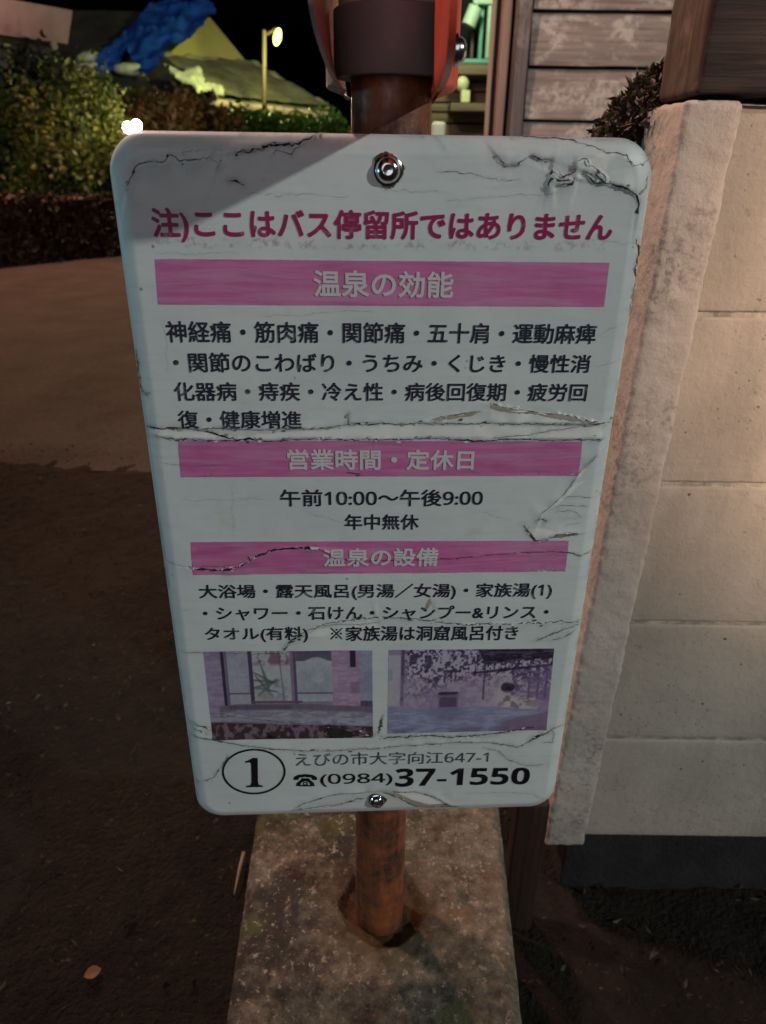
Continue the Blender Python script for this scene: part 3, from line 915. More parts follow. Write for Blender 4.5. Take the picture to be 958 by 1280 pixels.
def inpoly(P, poly):
    x, y = P[:, 0], P[:, 1]
    c = np.zeros(len(P), bool)
    n = len(poly)
    for i in range(n):
        x0, y0 = poly[i]; x1, y1 = poly[(i + 1) % n]
        m = ((y0 > y) != (y1 > y)) & (x < (x1 - x0) * (y - y0) / ((y1 - y0) or 1e-12) + x0)
        c ^= m
    return c

def height(P):
    """outward relief of the film at uv points"""
    P = np.asarray(P, float)
    P3 = np.concatenate([P, np.zeros((len(P), 1))], 1)
    h = 0.00035 * fbm(P3, 28, 41, 3) + 0.0004 * vnoise(P3, 9, 44)
    for line, side, amp, wd in LIFT:
        arr = np.array(line)
        lo, hi = arr.min(0) - 4 * wd, arr.max(0) + 4 * wd
        m = ((P > lo) & (P < hi)).all(1)
        if not m.any(): continue
        d, s = polydist(P[m], line)
        # image 'right of travel' flips because v points up: handled by sign convention below
        e = np.where(s * side > 0, amp * np.exp(-d / wd), amp * 0.12 * np.exp(-d / 0.002))
        e = e * (0.6 + 0.5 * vnoise(P3[m] + 3.1, 90, 77))
        h[m] += e
    return h

def rim(P):
    """edge roll-over: distance behind the face plane"""
    qx = np.abs(P[:, 0]) - (SW / 2 - CR)
    qy = np.abs(P[:, 1] - ZC) - (SH / 2 - CR)
    sd = np.hypot(np.maximum(qx, 0), np.maximum(qy, 0)) + np.minimum(np.maximum(qx, qy), 0) - CR
    d = np.clip(-sd, 0, None)
    rw = 0.0112
    t = np.clip(1 - d / rw, 0, 1)
    return 0.0046 * t ** 1.25 + 0.0028 * (1 - np.sqrt(np.clip(1 - np.clip(1 - d / 0.003, 0, 1) ** 2, 0, 1))), sd

def board_xyz(P, lift_=0.0):
    P = np.asarray(P, float)
    back, sd = rim(P)
    k = np.clip(-sd / 0.006, 0, 1)
    y = back - height(P) * k - lift_
    return np.stack([P[:, 0], y, P[:, 1]], 1)

def board_obj(name, mb, mats, parent, smooth=True, sharp=0):
    o = mb.build(name, mats, None, origin=(0, 0, 0), smooth=smooth, sharp=sharp)
    o.parent = parent
    return o

def make_board():
    cell = 0.00125
    xs = np.linspace(-SW / 2, SW / 2, int(SW / cell))
    zs = np.linspace(ZC - SH / 2, ZC + SH / 2, int(SH / cell))
    X, Z = np.meshgrid(xs, zs)
    P = np.stack([X.ravel(), Z.ravel()], 1)
    _, sd = rim(P)
    out = sd > 0
    # pull corner points on to the rounded outline
    c = np.stack([np.clip(P[:, 0], -(SW / 2 - CR), SW / 2 - CR), np.clip(P[:, 1], ZC - (SH / 2 - CR), ZC + SH / 2 - CR)], 1)
    d = P - c
    L = np.linalg.norm(d, axis=1)
    Pn = P.copy()
    Pn[out] = c[out] + d[out] / L[out][:, None] * CR
    V = board_xyz(Pn)
    nu, nv = len(xs), len(zs)
    mb = MB()
    idx = np.arange(nu * nv).reshape(nv, nu)
    q = np.stack([idx[:-1, :-1], idx[:-1, 1:], idx[1:, 1:], idx[1:, :-1]], -1).reshape(-1, 4)
    q = q[~out[q].all(1)]
    mb.add(V, [tuple(r) for r in q.tolist()], 0)
    nface = mb.n
    # returned edge and back sheet
    n = 20
    loop = []
    for cx, cz, a0 in ((SW / 2 - CR, SH / 2 - CR, 0), (-(SW / 2 - CR), SH / 2 - CR, 90), (-(SW / 2 - CR), -(SH / 2 - CR), 180), (SW / 2 - CR, -(SH / 2 - CR), 270)):
        for k in range(n + 1):
            a = R(a0 + 90 * k / n)
            loop.append((cx + CR * math.cos(a), ZC + cz + CR * math.sin(a)))
    N = len(loop)
    vs = [(x, 0.0074, z) for x, z in loop] + [(x, 0.0120, z) for x, z in loop]
    mb.add(vs, [(i, (i + 1) % N, N + (i + 1) % N, N + i)[::-1] for i in range(N)] + [tuple(N + i for i in range(N))], 1)
    # cracks lying on the film
    for line, wd, dr, da in CRK:
        pts = []
        for (a, b) in zip(line[:-1], line[1:]):
            L = math.hypot(b[0] - a[0], b[1] - a[1])
            k = max(1, int(L / 0.0022))
            for i in range(k):
                t = i / k
                j = 0.00045 if (i or len(pts)) else 0
                pts.append((a[0] + (b[0] - a[0]) * t + random.gauss(0, j), a[1] + (b[1] - a[1]) * t + random.gauss(0, j)))
        pts.append(line[-1])
        if len(pts) < 2: continue
        rows = []
        for i, p0 in enumerate(pts):
            a, b = pts[max(0, i - 1)], pts[min(len(pts) - 1, i + 1)]
            tx, tz = b[0] - a[0], b[1] - a[1]
            L = math.hypot(tx, tz) or 1
            tap = min(1, 0.25 + i / 4, 0.25 + (len(pts) - 1 - i) / 4)
            ww = wd * 0.5 * tap * (0.35 + 1.1 * random.random() ** 1.5)
            rows.append((p0[0] - tz / L * ww, p0[1] + tx / L * ww))
            rows.append((p0[0] + tz / L * ww, p0[1] - tx / L * ww))
        Vr = board_xyz(np.array(rows), 0.00055)
        mb.add(Vr, [(2 * i, 2 * i + 1, 2 * i + 3, 2 * i + 2) for i in range(len(pts) - 1)], 2 if wd > 0.00065 else 4)
    # chips of film lost along the cracks
    rg = random.Random(19)
    for line, wd, dr, da in CRK:
        if wd < 0.0005 or da < 0.45: continue
        for (a, b) in zip(line[:-1], line[1:]):
            L = math.hypot(b[0] - a[0], b[1] - a[1])
            for _ in range(int(L / 0.0075 + rg.random())):
                t = rg.random()
                cx, cz = a[0] + (b[0] - a[0]) * t + rg.gauss(0, 0.0011), a[1] + (b[1] - a[1]) * t + rg.gauss(0, 0.0011)
                r0 = rg.uniform(0.0004, 0.0013)
                k = rg.randint(5, 8)
                an = math.atan2(b[1] - a[1], b[0] - a[0])
                pts = []
                for i in range(k):
                    th = 2 * math.pi * i / k
                    u, v = r0 * rg.uniform(0.6, 2.4) * math.cos(th), r0 * rg.uniform(0.5, 1.1) * math.sin(th)
                    pts.append((cx + u * math.cos(an) - v * math.sin(an), cz + u * math.sin(an) + v * math.cos(an)))
                mb.add(board_xyz(np.array(pts), 0.00062), [tuple(range(k))], rg.choice((3, 5, 5, 4)))
    def patch(poly, mat, lf):
        uv = [UV(*p) for p in poly]
        pts = []
        for i in range(len(uv)):
            a, b = uv[i], uv[(i + 1) % len(uv)]
            k = max(1, int(math.hypot(b[0] - a[0], b[1] - a[1]) / 0.002))
            for j in range(k):
                pts.append((a[0] + (b[0] - a[0]) * j / k + random.gauss(0, 0.0003), a[1] + (b[1] - a[1]) * j / k + random.gauss(0, 0.0003)))
        mb.add(board_xyz(np.array(pts), lf), [tuple(range(len(pts)))], mat)
    for poly in BARE: patch(poly, 3, 0.00050)
    for poly in HOLE: patch(poly, 2, 0.00050)
    root = mb.build('notice_board', [M['enamel'], M['back'], M['crack'], M['primer'], M['hairline'], M['chip']], None, origin=(0, 0, 0), smooth=True, sharp=0)
    root.location = S - wloc(post)
    root.rotation_euler = (0, 0, PSI)
    root.parent = post
    dirt = np.zeros(mb.n); pale = np.zeros(mb.n)
    dd = np.zeros(nface)
    for line, wd, dr, da in CRK:
        arr = np.array(line)
        m = ((Pn > arr.min(0) - 4 * dr) & (Pn < arr.max(0) + 4 * dr)).all(1)
        if not m.any(): continue
        d, s = polydist(Pn[m], line)
        dd[m] = np.maximum(dd[m], 0.8 * da * np.exp(-(d / (0.7 * dr)) ** 1.3))
    # grime along the rolled edge
    edge = np.clip(1 - np.abs(-sd - 0.0015) / 0.003, 0, 1)
    P3 = np.concatenate([Pn, np.zeros((len(Pn), 1))], 1)
    dd = np.maximum(dd, 0.45 * edge * (vnoise(P3, 60, 5) > 0.1))
    pp = np.zeros(nface)
    for poly in PALE:
        pp[inpoly(Pn, [UV(*p) for p in poly])] = 0.8
    dirt[:nface] = dd; pale[:nface] = pp
    set_attr(root, 'dirt', dirt); set_attr(root, 'pale', pale)
    return root
board = make_board()
board['label'] = 'white board of Japanese text, its film cracked and peeling'

DIG = {ord(str(i)): chr(0x1D7E2 + i) for i in range(10)}
BOLD_DIG = {ord(str(i)): chr(0x1D7EC + i) for i in range(10)}

def line_text(name, body, box, mat, bold=0.018, lf=0.00042, label=None):
    """fit one line of lettering into a box given by photo pixels (x0, x1, ytop, ybottom at its middle)"""
    cu = bpy.data.curves.new('lettering', 'FONT')
    cu.body = body.translate(BOLD_DIG if '-15' in body else DIG)
    cu.resolution_u = 4
    ob = bpy.data.objects.new('lettering', cu)
    COL.objects.link(ob)
    dg = bpy.context.evaluated_depsgraph_get()
    dg.update()
    me = bpy.data.meshes.new_from_object(ob.evaluated_get(dg))
    bpy.data.objects.remove(ob)
    if bold:            # heavier strokes: the outline laid down again around itself
        bm = bmesh.new()
        bm.from_mesh(me)
        g0 = bm.verts[:] + bm.edges[:] + bm.faces[:]
        for k in range(7):
            a = k * 2 * math.pi / 7 + 0.3
            dd = bmesh.ops.duplicate(bm, geom=g0)
            for v in dd['geom']:
                if isinstance(v, bmesh.types.BMVert):
                    v.co += Vector((bold * math.cos(a), bold * math.sin(a), 0.00002 * (k + 1)))
        bm.to_mesh(me)
        bm.free()
    lo, hi = np.array(me.vertices[0].co), np.array(me.vertices[0].co)
    for v in me.vertices:
        lo, hi = np.minimum(lo, v.co), np.maximum(hi, v.co)
    # fine enough to follow the relief of the film
    bm = bmesh.new()
    bm.from_mesh(me)
    lim = 0.0022 * (hi[1] - lo[1]) / abs(UV(box[0][0], box[0][1])[1] - UV(box[0][0], box[0][2])[1])
    for _ in range(4):
        es = [e for e in bm.edges if e.calc_length() > lim]
        if not es: break
        bmesh.ops.subdivide_edges(bm, edges=es, cuts=1)
        bmesh.ops.triangulate(bm, faces=[f_ for f_ in bm.faces if len(f_.verts) > 3])
    bm.to_mesh(me)
    bm.free()
    n = len(me.vertices)
    V = np.zeros(n * 3)
    me.vertices.foreach_get('co', V)
    V = V.reshape(-1, 3)
    (x0, y0t, y0b), (x1, y1t, y1b) = box
    ua, va0 = UV(x0, y0t); ub, vb0 = UV(x0, y0b)
    uc, vc0 = UV(x1, y1t); ud, vd0 = UV(x1, y1b)
    u0, u1 = (ua + ub) / 2, (uc + ud) / 2
    s = (V[:, 0] - lo[0]) / (hi[0] - lo[0])
    t = (V[:, 1] - lo[1]) / (hi[1] - lo[1])
    top = va0 + (vc0 - va0) * s
    bot = vb0 + (vd0 - vb0) * s
    P = np.stack([u0 + (u1 - u0) * s, bot + (top - bot) * t], 1)
    V2 = board_xyz(P, lf)
    V2[:, 1] -= V[:, 2]
    me.vertices.foreach_set('co', V2.ravel())
    me.materials.clear()
    me.materials.append(mat)
    for pl in me.polygons: pl.material_index = 0
    me.update()
    me.name = name
    o = bpy.data.objects.new(name, me)
    COL.objects.link(o)
    o.parent = board
    if label: o['label'] = label
    return o

def band(box, wear_edges, label):
    tl, tr, br, bl = [UV(*p) for p in box]
    nu, nv = 300, 36
    s = np.linspace(-0.01, 1.01, nu); t = np.linspace(-0.08, 1.08, nv)
    Sg, T = np.meshgrid(s, t)
    Sg, T = Sg.ravel(), T.ravel()
    tl, tr, br, bl = map(np.array, (tl, tr, br, bl))
    P = (tl * (1 - Sg)[:, None] + tr * Sg[:, None]) * (1 - T)[:, None] + (bl * (1 - Sg)[:, None] + br * Sg[:, None]) * T[:, None]
    mb = MB()
    mb.grid(board_xyz(P, 0.00026), nu, nv, flip=True)
    o = board_obj('heading_band', mb, M['band'], board)
    P3 = np.concatenate([P, np.zeros((len(P), 1))], 1)
    el, er, et, eb, mid = wear_edges
    def e(x, wd): return np.clip(1 - x / wd, 0, 1)
    hard = np.where((Sg < 0) | (Sg > 1) | (T < 0) | (T > 1), 0.6, 0.0)
    nz = 0.5 + 0.5 * fbm(P3, 60, 51, 3)
    wv = 0.10 + hard * 1.6 + nz * (el * e(Sg, 0.05) + er * e(1 - Sg, 0.04) + et * e(T, 0.3) + eb * e(1 - T, 0.35)) + mid * np.clip(fbm(P3, 22, 55, 3) - 0.1, 0, 1)
    inside = (Sg >= 0) & (Sg <= 1) & (T >= 0) & (T <= 1)
    wv = np.where(inside, np.minimum(wv, 0.6), wv)
    set_attr(o, 'wear', wv)
    if label: o['label'] = label
    return o

band([(194.3, 323), (761.5, 328), (754.7, 384), (198.3, 381)], (0.2, 0.1, 0.1, 0.12, 0.10), 'first pink heading band, under the crimson line')
band([(223, 550.5), (727.7, 551), (722.5, 595), (226.5, 597)], (0.4, 0.1, 0.2, 0.5, 0.22), 'second pink heading band, under the long crack')
band([(238.5, 677), (711, 675), (706.4, 715), (242, 719)], (0.4, 0.1, 0.2, 0.55, 0.3), 'third pink heading band, crossed by a curling crack')

def smear():
    m = NT('crimson_smear')
    m.color((0.42, 0.08, 0.24))
    k = m.ramp(m.math('ADD', m.math('MULTIPLY', m.noise(70, 5, 0.7), 0.6), m.math('MULTIPLY', m.noise(240, 3, 0.6), 0.4)), 0.50, 0.66, 0, 0.6)
    m.link(m.math('MULTIPLY', k, m.attr('wear').outputs['Fac']), m.b.inputs['Alpha'])
    m.rough(0.5)
    tl, tr, br, bl = [np.array(UV(*p)) for p in ((184, 294), (768, 299), (766, 316), (186, 311))]
    nu, nv = 260, 14
    s_, t_ = np.meshgrid(np.linspace(0, 1, nu), np.linspace(0, 1, nv))
    s_, t_ = s_.ravel(), t_.ravel()
    P = (tl * (1 - s_)[:, None] + tr * s_[:, None]) * (1 - t_)[:, None] + (bl * (1 - s_)[:, None] + br * s_[:, None]) * t_[:, None]
    mb = MB()
    mb.grid(board_xyz(P, 0.00030), nu, nv, flip=True)
    o = board_obj('headline_smear', mb, m.mat, board)
    set_attr(o, 'wear', np.sin(math.pi * t_) * np.clip(np.minimum(s_, 1 - s_) * 30, 0, 1))
smear()
HB = 0.030
line_text('headline_text', '注)ここはバス停留所ではありません', ((190, 259, 302.5), (766, 266, 307)), M['crimson'], HB, label='crimson headline lettering')
line_text('heading_text', '温泉の効能', ((392, 337, 371), (567, 339.5, 372.5)), M['white_ink'], 0.022, 0.00075)
line_text('heading_text', '営業時間・定休日', ((359.5, 561, 587), (592.5, 562, 587)), M['white_ink'], 0.024, 0.00075)
line_text('heading_text', '温泉の設備', ((404, 685, 708), (548, 684, 707)), M['white_ink'], 0.024, 0.00075)
for body, box in (
    ('神経痛・筋肉痛・関節痛・五十肩・運動麻痺', ((208, 400.5, 428), (745.5, 404.5, 430))),
    ('・関節のこわばり・うちみ・くじき・慢性消', ((217, 440, 465.5), (738, 443, 466))),
    ('化器病・痔疾・冷え性・病後回復期・疲労回', ((218, 477, 501), (734, 479, 501.5))),
    ('復・健康増進', ((223, 512.5, 535), (377.5, 513, 535.5))),
    ('午前10:00〜午後9:00', ((350.5, 611.5, 633), (604, 611.5, 632.5))),
    ('年中無休', ((431, 642.5, 662), (524, 642.5, 662))),
    ('大浴場・露天風呂(男湯／女湯)・家族湯(1)', ((249, 730.5, 750.5), (690.5, 728, 748.5))),
    ('・シャワー・石けん・シャンプー&リンス・', ((254, 758, 775.5), (686, 756, 773.5))),
    ('タオル(有料)', ((256.5, 784, 803), (385.5, 783, 802.5))),
    ('家族湯は洞窟風呂付き', ((432.5, 782, 801), (648, 780.5, 799.5))),
):
    line_text('text_line', body, box, M['ink'], 0.019)
line_text('text_line', 'えびの市大字向江647-1', ((369.5, 941, 957.5), (611, 938.5, 953)), M['thin_ink'], 0.004)
line_text('phone_number', '(0984)', ((400.5, 967, 983), (491, 966, 981)), M['black'], 0.012)
line_text('phone_number', '37-1550', ((494.5, 960.5, 982.5), (662.5, 959, 980)), M['black'], 0.004)

def flat_polys(name, polys, mat, lf=0.00042):
    mb = MB()
    for poly in polys:
        mb.add(board_xyz(np.array([UV(*p) for p in poly]), lf), [tuple(range(len(poly)))[::-1]])
    return board_obj(name, mb, mat, board)

def ring_poly(cx, cy, rx, ry, wd, n=64):
    mb = MB()
    o_, i_ = [], []
    for k in range(n):
        a = 2 * math.pi * k / n
        o_.append(UV(cx + rx * math.cos(a), cy + ry * math.sin(a)))
        i_.append(UV(cx + (rx - wd) * math.cos(a), cy + (ry - wd * 0.9) * math.sin(a)))
    V = board_xyz(np.array(o_ + i_), 0.00042)
    return V, [(k, (k + 1) % n, n + (k + 1) % n, n + k) for k in range(n)]
mb = MB()
V, fs = ring_poly(317.6, 963.8, 39.8, 28.6, 2.6)
mb.add(V, fs)
one = [(306.8, 951), (311, 949.6), (316.5, 946.5), (322.5, 946.8), (322.8, 977), (324, 980.5), (329, 981.4), (329, 983.2), (308, 983.6), (308, 981.7), (313.3, 981), (314.8, 977.5), (314.2, 954), (312.5, 952), (307.4, 953)]
mb.add(board_xyz(np.array([UV(*p) for p in one]), 0.00042), [tuple(range(len(one)))[::-1]])
board_obj('number_emblem', mb, M['black'], board)
# reference mark: a saltire with four dots
mb = MB()
mx, my, mr = 421, 791.5, 7.2
for sx_, sy_ in ((1, 1), (1, -1)):
    w_ = 0.75
    a_, b_ = (mx - mr * sx_, my - mr * sy_), (mx + mr * sx_, my + mr * sy_)
    q_ = [(a_[0] - w_ * sy_ * 0.7, a_[1] + w_ * sx_ * 0.7), (b_[0] - w_ * sy_ * 0.7, b_[1] + w_ * sx_ * 0.7), (b_[0] + w_ * sy_ * 0.7, b_[1] - w_ * sx_ * 0.7), (a_[0] + w_ * sy_ * 0.7, a_[1] - w_ * sx_ * 0.7)]
    mb.add(board_xyz(np.array([UV(*p) for p in q_]), 0.00042 + 0.00004 * (sy_ > 0)), [(0, 1, 2, 3)])
for dx_, dy_ in ((0, -5), (0, 5), (-5.4, 0), (5.4, 0)):
    mb.add(board_xyz(np.array([UV(mx + dx_ + 1.4 * math.cos(k * math.pi / 4), my + dy_ + 1.3 * math.sin(k * math.pi / 4)) for k in range(8)]), 0.00044), [tuple(range(8))])
board_obj('reference_mark', mb, M['ink'], board)
# telephone sign
mb = MB()
def pp(poly): mb.add(board_xyz(np.array([UV(*p) for p in poly]), 0.00042), [tuple(range(len(poly)))[::-1]])
pp([(367, 973.5), (368, 970.5), (373, 968), (382, 967), (391, 968), (396, 970.5), (397, 973.5), (396, 974.6), (391, 974.4), (389.5, 971.6), (382, 970.6), (374.5, 971.6), (373, 974.4), (368, 974.6)])
pp([(377.5, 972.2), (386.5, 972.2), (388, 974.5), (392.5, 978), (394, 982), (389, 982), (387, 977.8), (382, 975.8), (377, 977.8), (375, 982), (370, 982), (371.5, 978), (376, 974.5)])
V, fs = ring_poly(382, 979.0, 3.2, 2.2, 1.4, 20)
mb.add(V, fs)
pp([(374, 980.6), (390, 980.6), (391, 982.4), (373, 982.4)])
board_obj('telephone_symbol', mb, M['black'], board)

# ---- two faded bathhouse photographs printed on the board
def photo(box, paint, label):
    tl, tr, br, bl = [np.array(UV(*p)) for p in box]
    nu, nv = 300, 160
    s = np.linspace(0, 1, nu); t = np.linspace(0, 1, nv)
    Sg, T = np.meshgrid(s, t)
    Sg, T = Sg.ravel(), T.ravel()
    P = (tl * (1 - Sg)[:, None] + tr * Sg[:, None]) * (1 - T)[:, None] + (bl * (1 - Sg)[:, None] + br * Sg[:, None]) * T[:, None]
    mb = MB()
    mb.grid(board_xyz(P, 0.00026), nu, nv, flip=True)
    o = board_obj('photo_print', mb, M['print'], board)
    C = paint(Sg, T)
    C = 0.78 * C + 0.22 * C.mean(1, keepdims=True)      # bleached by the sun
    a = o.data.attributes.new('print', 'FLOAT_COLOR', 'POINT')
    a.data.foreach_set('color', np.concatenate([C, np.ones((len(C), 1))], 1).astype(np.float32).ravel())
    o['label'] = label
    return o

def layer(C, m, col, k=1.0):
    m = np.clip(np.asarray(m, float), 0, 1)[:, None] * k
    return C * (1 - m) + np.array(col) * m
def rectm(s, t, x0, x1, y0, y1, so=0.006):
    f = lambda a: np.clip(a / so + 0.5, 0, 1)
    return f(s - x0) * f(x1 - s) * f(t - y0) * f(y1 - t)
def sm(x, wd): return np.clip(x / wd + 0.5, 0, 1)
def paint_indoor(s, t):
    P = np.stack([s * 1.9, t, np.zeros_like(s)], 1)
    n1, n2, n3, n4 = fbm(P, 7, 61, 4), fbm(P, 18, 62, 4), fbm(P, 45, 63, 2), fbm(P * np.array([1, 4, 1]), 9, 64, 3)
    C = np.tile(np.array([0.30, 0.22, 0.36]), (len(s), 1))
    C = layer(C, sm(n4, 0.6) * rectm(s, t, -1, 0.1, 0, 0.8), (0.36, 0.29, 0.43))
    # windows: frosted left light, garden in the middle, bright right
    C = layer(C, rectm(s, t, 0.12, 0.27, 0, 0.6), (0.33, 0.31, 0.42))
    C = layer(C, rectm(s, t, 0.12, 0.27, 0, 0.6) * sm(n1 + 0.1, 0.7), (0.42, 0.42, 0.50), 0.6)
    C = layer(C, rectm(s, t, 0.28, 0.51, 0, 0.56), (0.45, 0.46, 0.48))
    C = layer(C, rectm(s, t, 0.28, 0.51, 0.0, 0.15, 0.04) * sm(n2 + 0.1, 0.25), (0.25, 0.11, 0.16), 0.9)
    for (x, y, a) in ((0.35, 0.30, 0.5), (0.35, 0.33, 0.1), (0.36, 0.36, -0.3), (0.34, 0.38, 0.9), (0.36, 0.40, -0.7), (0.35, 0.28, 1.3), (0.34, 0.42, 0.2)):
        dx, dy = (s - x) * 1.9, t - y
        al, ac = dx * math.cos(a) + dy * math.sin(a), -dx * math.sin(a) + dy * math.cos(a)
        C = layer(C, sm(0.016 - np.abs(ac) - 0.05 * np.abs(al), 0.012) * sm(0.16 - np.abs(al), 0.05), (0.10, 0.13, 0.12), 0.75)
    C = layer(C, rectm(s, t, 0.28, 0.51, 0.36, 0.56, 0.1) * sm(n2, 0.3), (0.22, 0.24, 0.24), 0.6)
    C = layer(C, rectm(s, t, 0.54, 0.76, 0.03, 0.56), (0.42, 0.44, 0.50))
    C = layer(C, rectm(s, t, 0.54, 0.76, 0.20, 0.56, 0.1) * sm(n1, 0.5), (0.33, 0.36, 0.42), 0.8)
    C = layer(C, rectm(s, t, 0.54, 0.77, -0.1, 0.11) * sm(0.10 + 0.03 * np.sin(s * 26) - t, 0.02), (0.14, 0.11, 0.19), 0.95)
    C = layer(C, rectm(s, t, 0.12, 0.27, 0.455, 0.475) + rectm(s, t, 0.54, 0.76, 0.455, 0.475), (0.17, 0.13, 0.22), 0.9)
    for x, wd, cc in ((0.105, 0.02, (0.07, 0.045, 0.09)), (0.125, 0.012, (0.20, 0.14, 0.24)), (0.268, 0.024, (0.11, 0.07, 0.13)), (0.512, 0.014, (0.30, 0.18, 0.32)), (0.532, 0.018, (0.16, 0.10, 0.19)), (0.45, 0.005, (0.15, 0.10, 0.17))):
        C = layer(C, rectm(s - (t - 0.3) * (0.03 if x == 0.45 else 0.0), t, x - wd / 2, x + wd / 2, 0, 0.62, 0.004), cc)
    C = layer(C, rectm(s, t, 0.26, 0.57, 0.55, 0.575), (0.19, 0.10, 0.20))
    # tiled wall on the right with a dark doorway
    C = layer(C, rectm(s, t, 0.755, 0.93, -0.1, 1.1), (0.40, 0.25, 0.40))
    C = layer(C, rectm(s, t, 0.755, 0.93, -0.1, 1.1) * sm(n4 - 0.05, 0.3), (0.50, 0.34, 0.49), 0.7)
    C = layer(C, rectm(s, t, 0.865, 0.90, -0.1, 0.18), (0.06, 0.04, 0.08))
    C = layer(C, rectm(s, t, 0.865, 0.925, 0.34, 0.47, 0.02), (0.26, 0.17, 0.29), 0.8)
    C = layer(C, rectm(s, t, 0.93, 1.1, -0.1, 1.1), (0.34, 0.33, 0.46))
    C = layer(C, rectm(s, t, 0.93, 1.1, 0.22, 0.45, 0.05), (0.27, 0.29, 0.42), 0.8)
    C = layer(C, rectm(s, t, 0.925, 1.1, 0.56, 0.76), (0.07, 0.055, 0.10), 0.9)
    C = layer(C, rectm(s, t, 0.93, 1.1, 0.56, 0.74) * (np.sin(s * 420) * 0.5 + 0.5), (0.22, 0.18, 0.27), 0.6)
    # raised rim, water and wet floor
    fl = 0.585 + 0.10 * np.clip(s - 0.55, 0, 1) + 0.20 * np.clip(0.17 - s, 0, 1)
    C = layer(C, sm(t - fl, 0.012) * sm(s - 0.06, 0.02), (0.21, 0.16, 0.23))
    C = layer(C, sm(t - fl - 0.07, 0.03) * sm(s - 0.08, 0.03), (0.27, 0.25, 0.35))
    C = layer(C, sm(t - fl - 0.08, 0.05) * sm(n4 - 0.05 + 0.5 * (s - 0.55), 0.35), (0.40, 0.40, 0.50), 0.85)
    C = layer(C, rectm(s, t, 0.12, 0.50, 0.60, 0.645, 0.02), (0.14, 0.10, 0.16), 0.7)
    C = layer(C, sm(t - 0.735 - 0.02 * s - 0.05 * np.clip(s - 0.6, 0, 1), 0.012) * sm(0.775 + 0.02 * s - t, 0.012), (0.38, 0.35, 0.42), 0.7)
    C = layer(C, sm(t - 0.79 - 0.07 * s, 0.02), (0.095, 0.045, 0.06))
    C = layer(C, sm(t - 0.80 - 0.05 * s, 0.02) * sm(n2 - 0.12, 0.2), (0.25, 0.19, 0.24), 0.8)
    C = layer(C, sm(t - 0.80, 0.04) * sm(-n1 - 0.18, 0.15), (0.025, 0.012, 0.018), 0.9)
    return np.clip(C ** 1.18 * 1.1 * (1 + 0.12 * n3[:, None] + 0.10 * n2[:, None]), 0.004, 1)
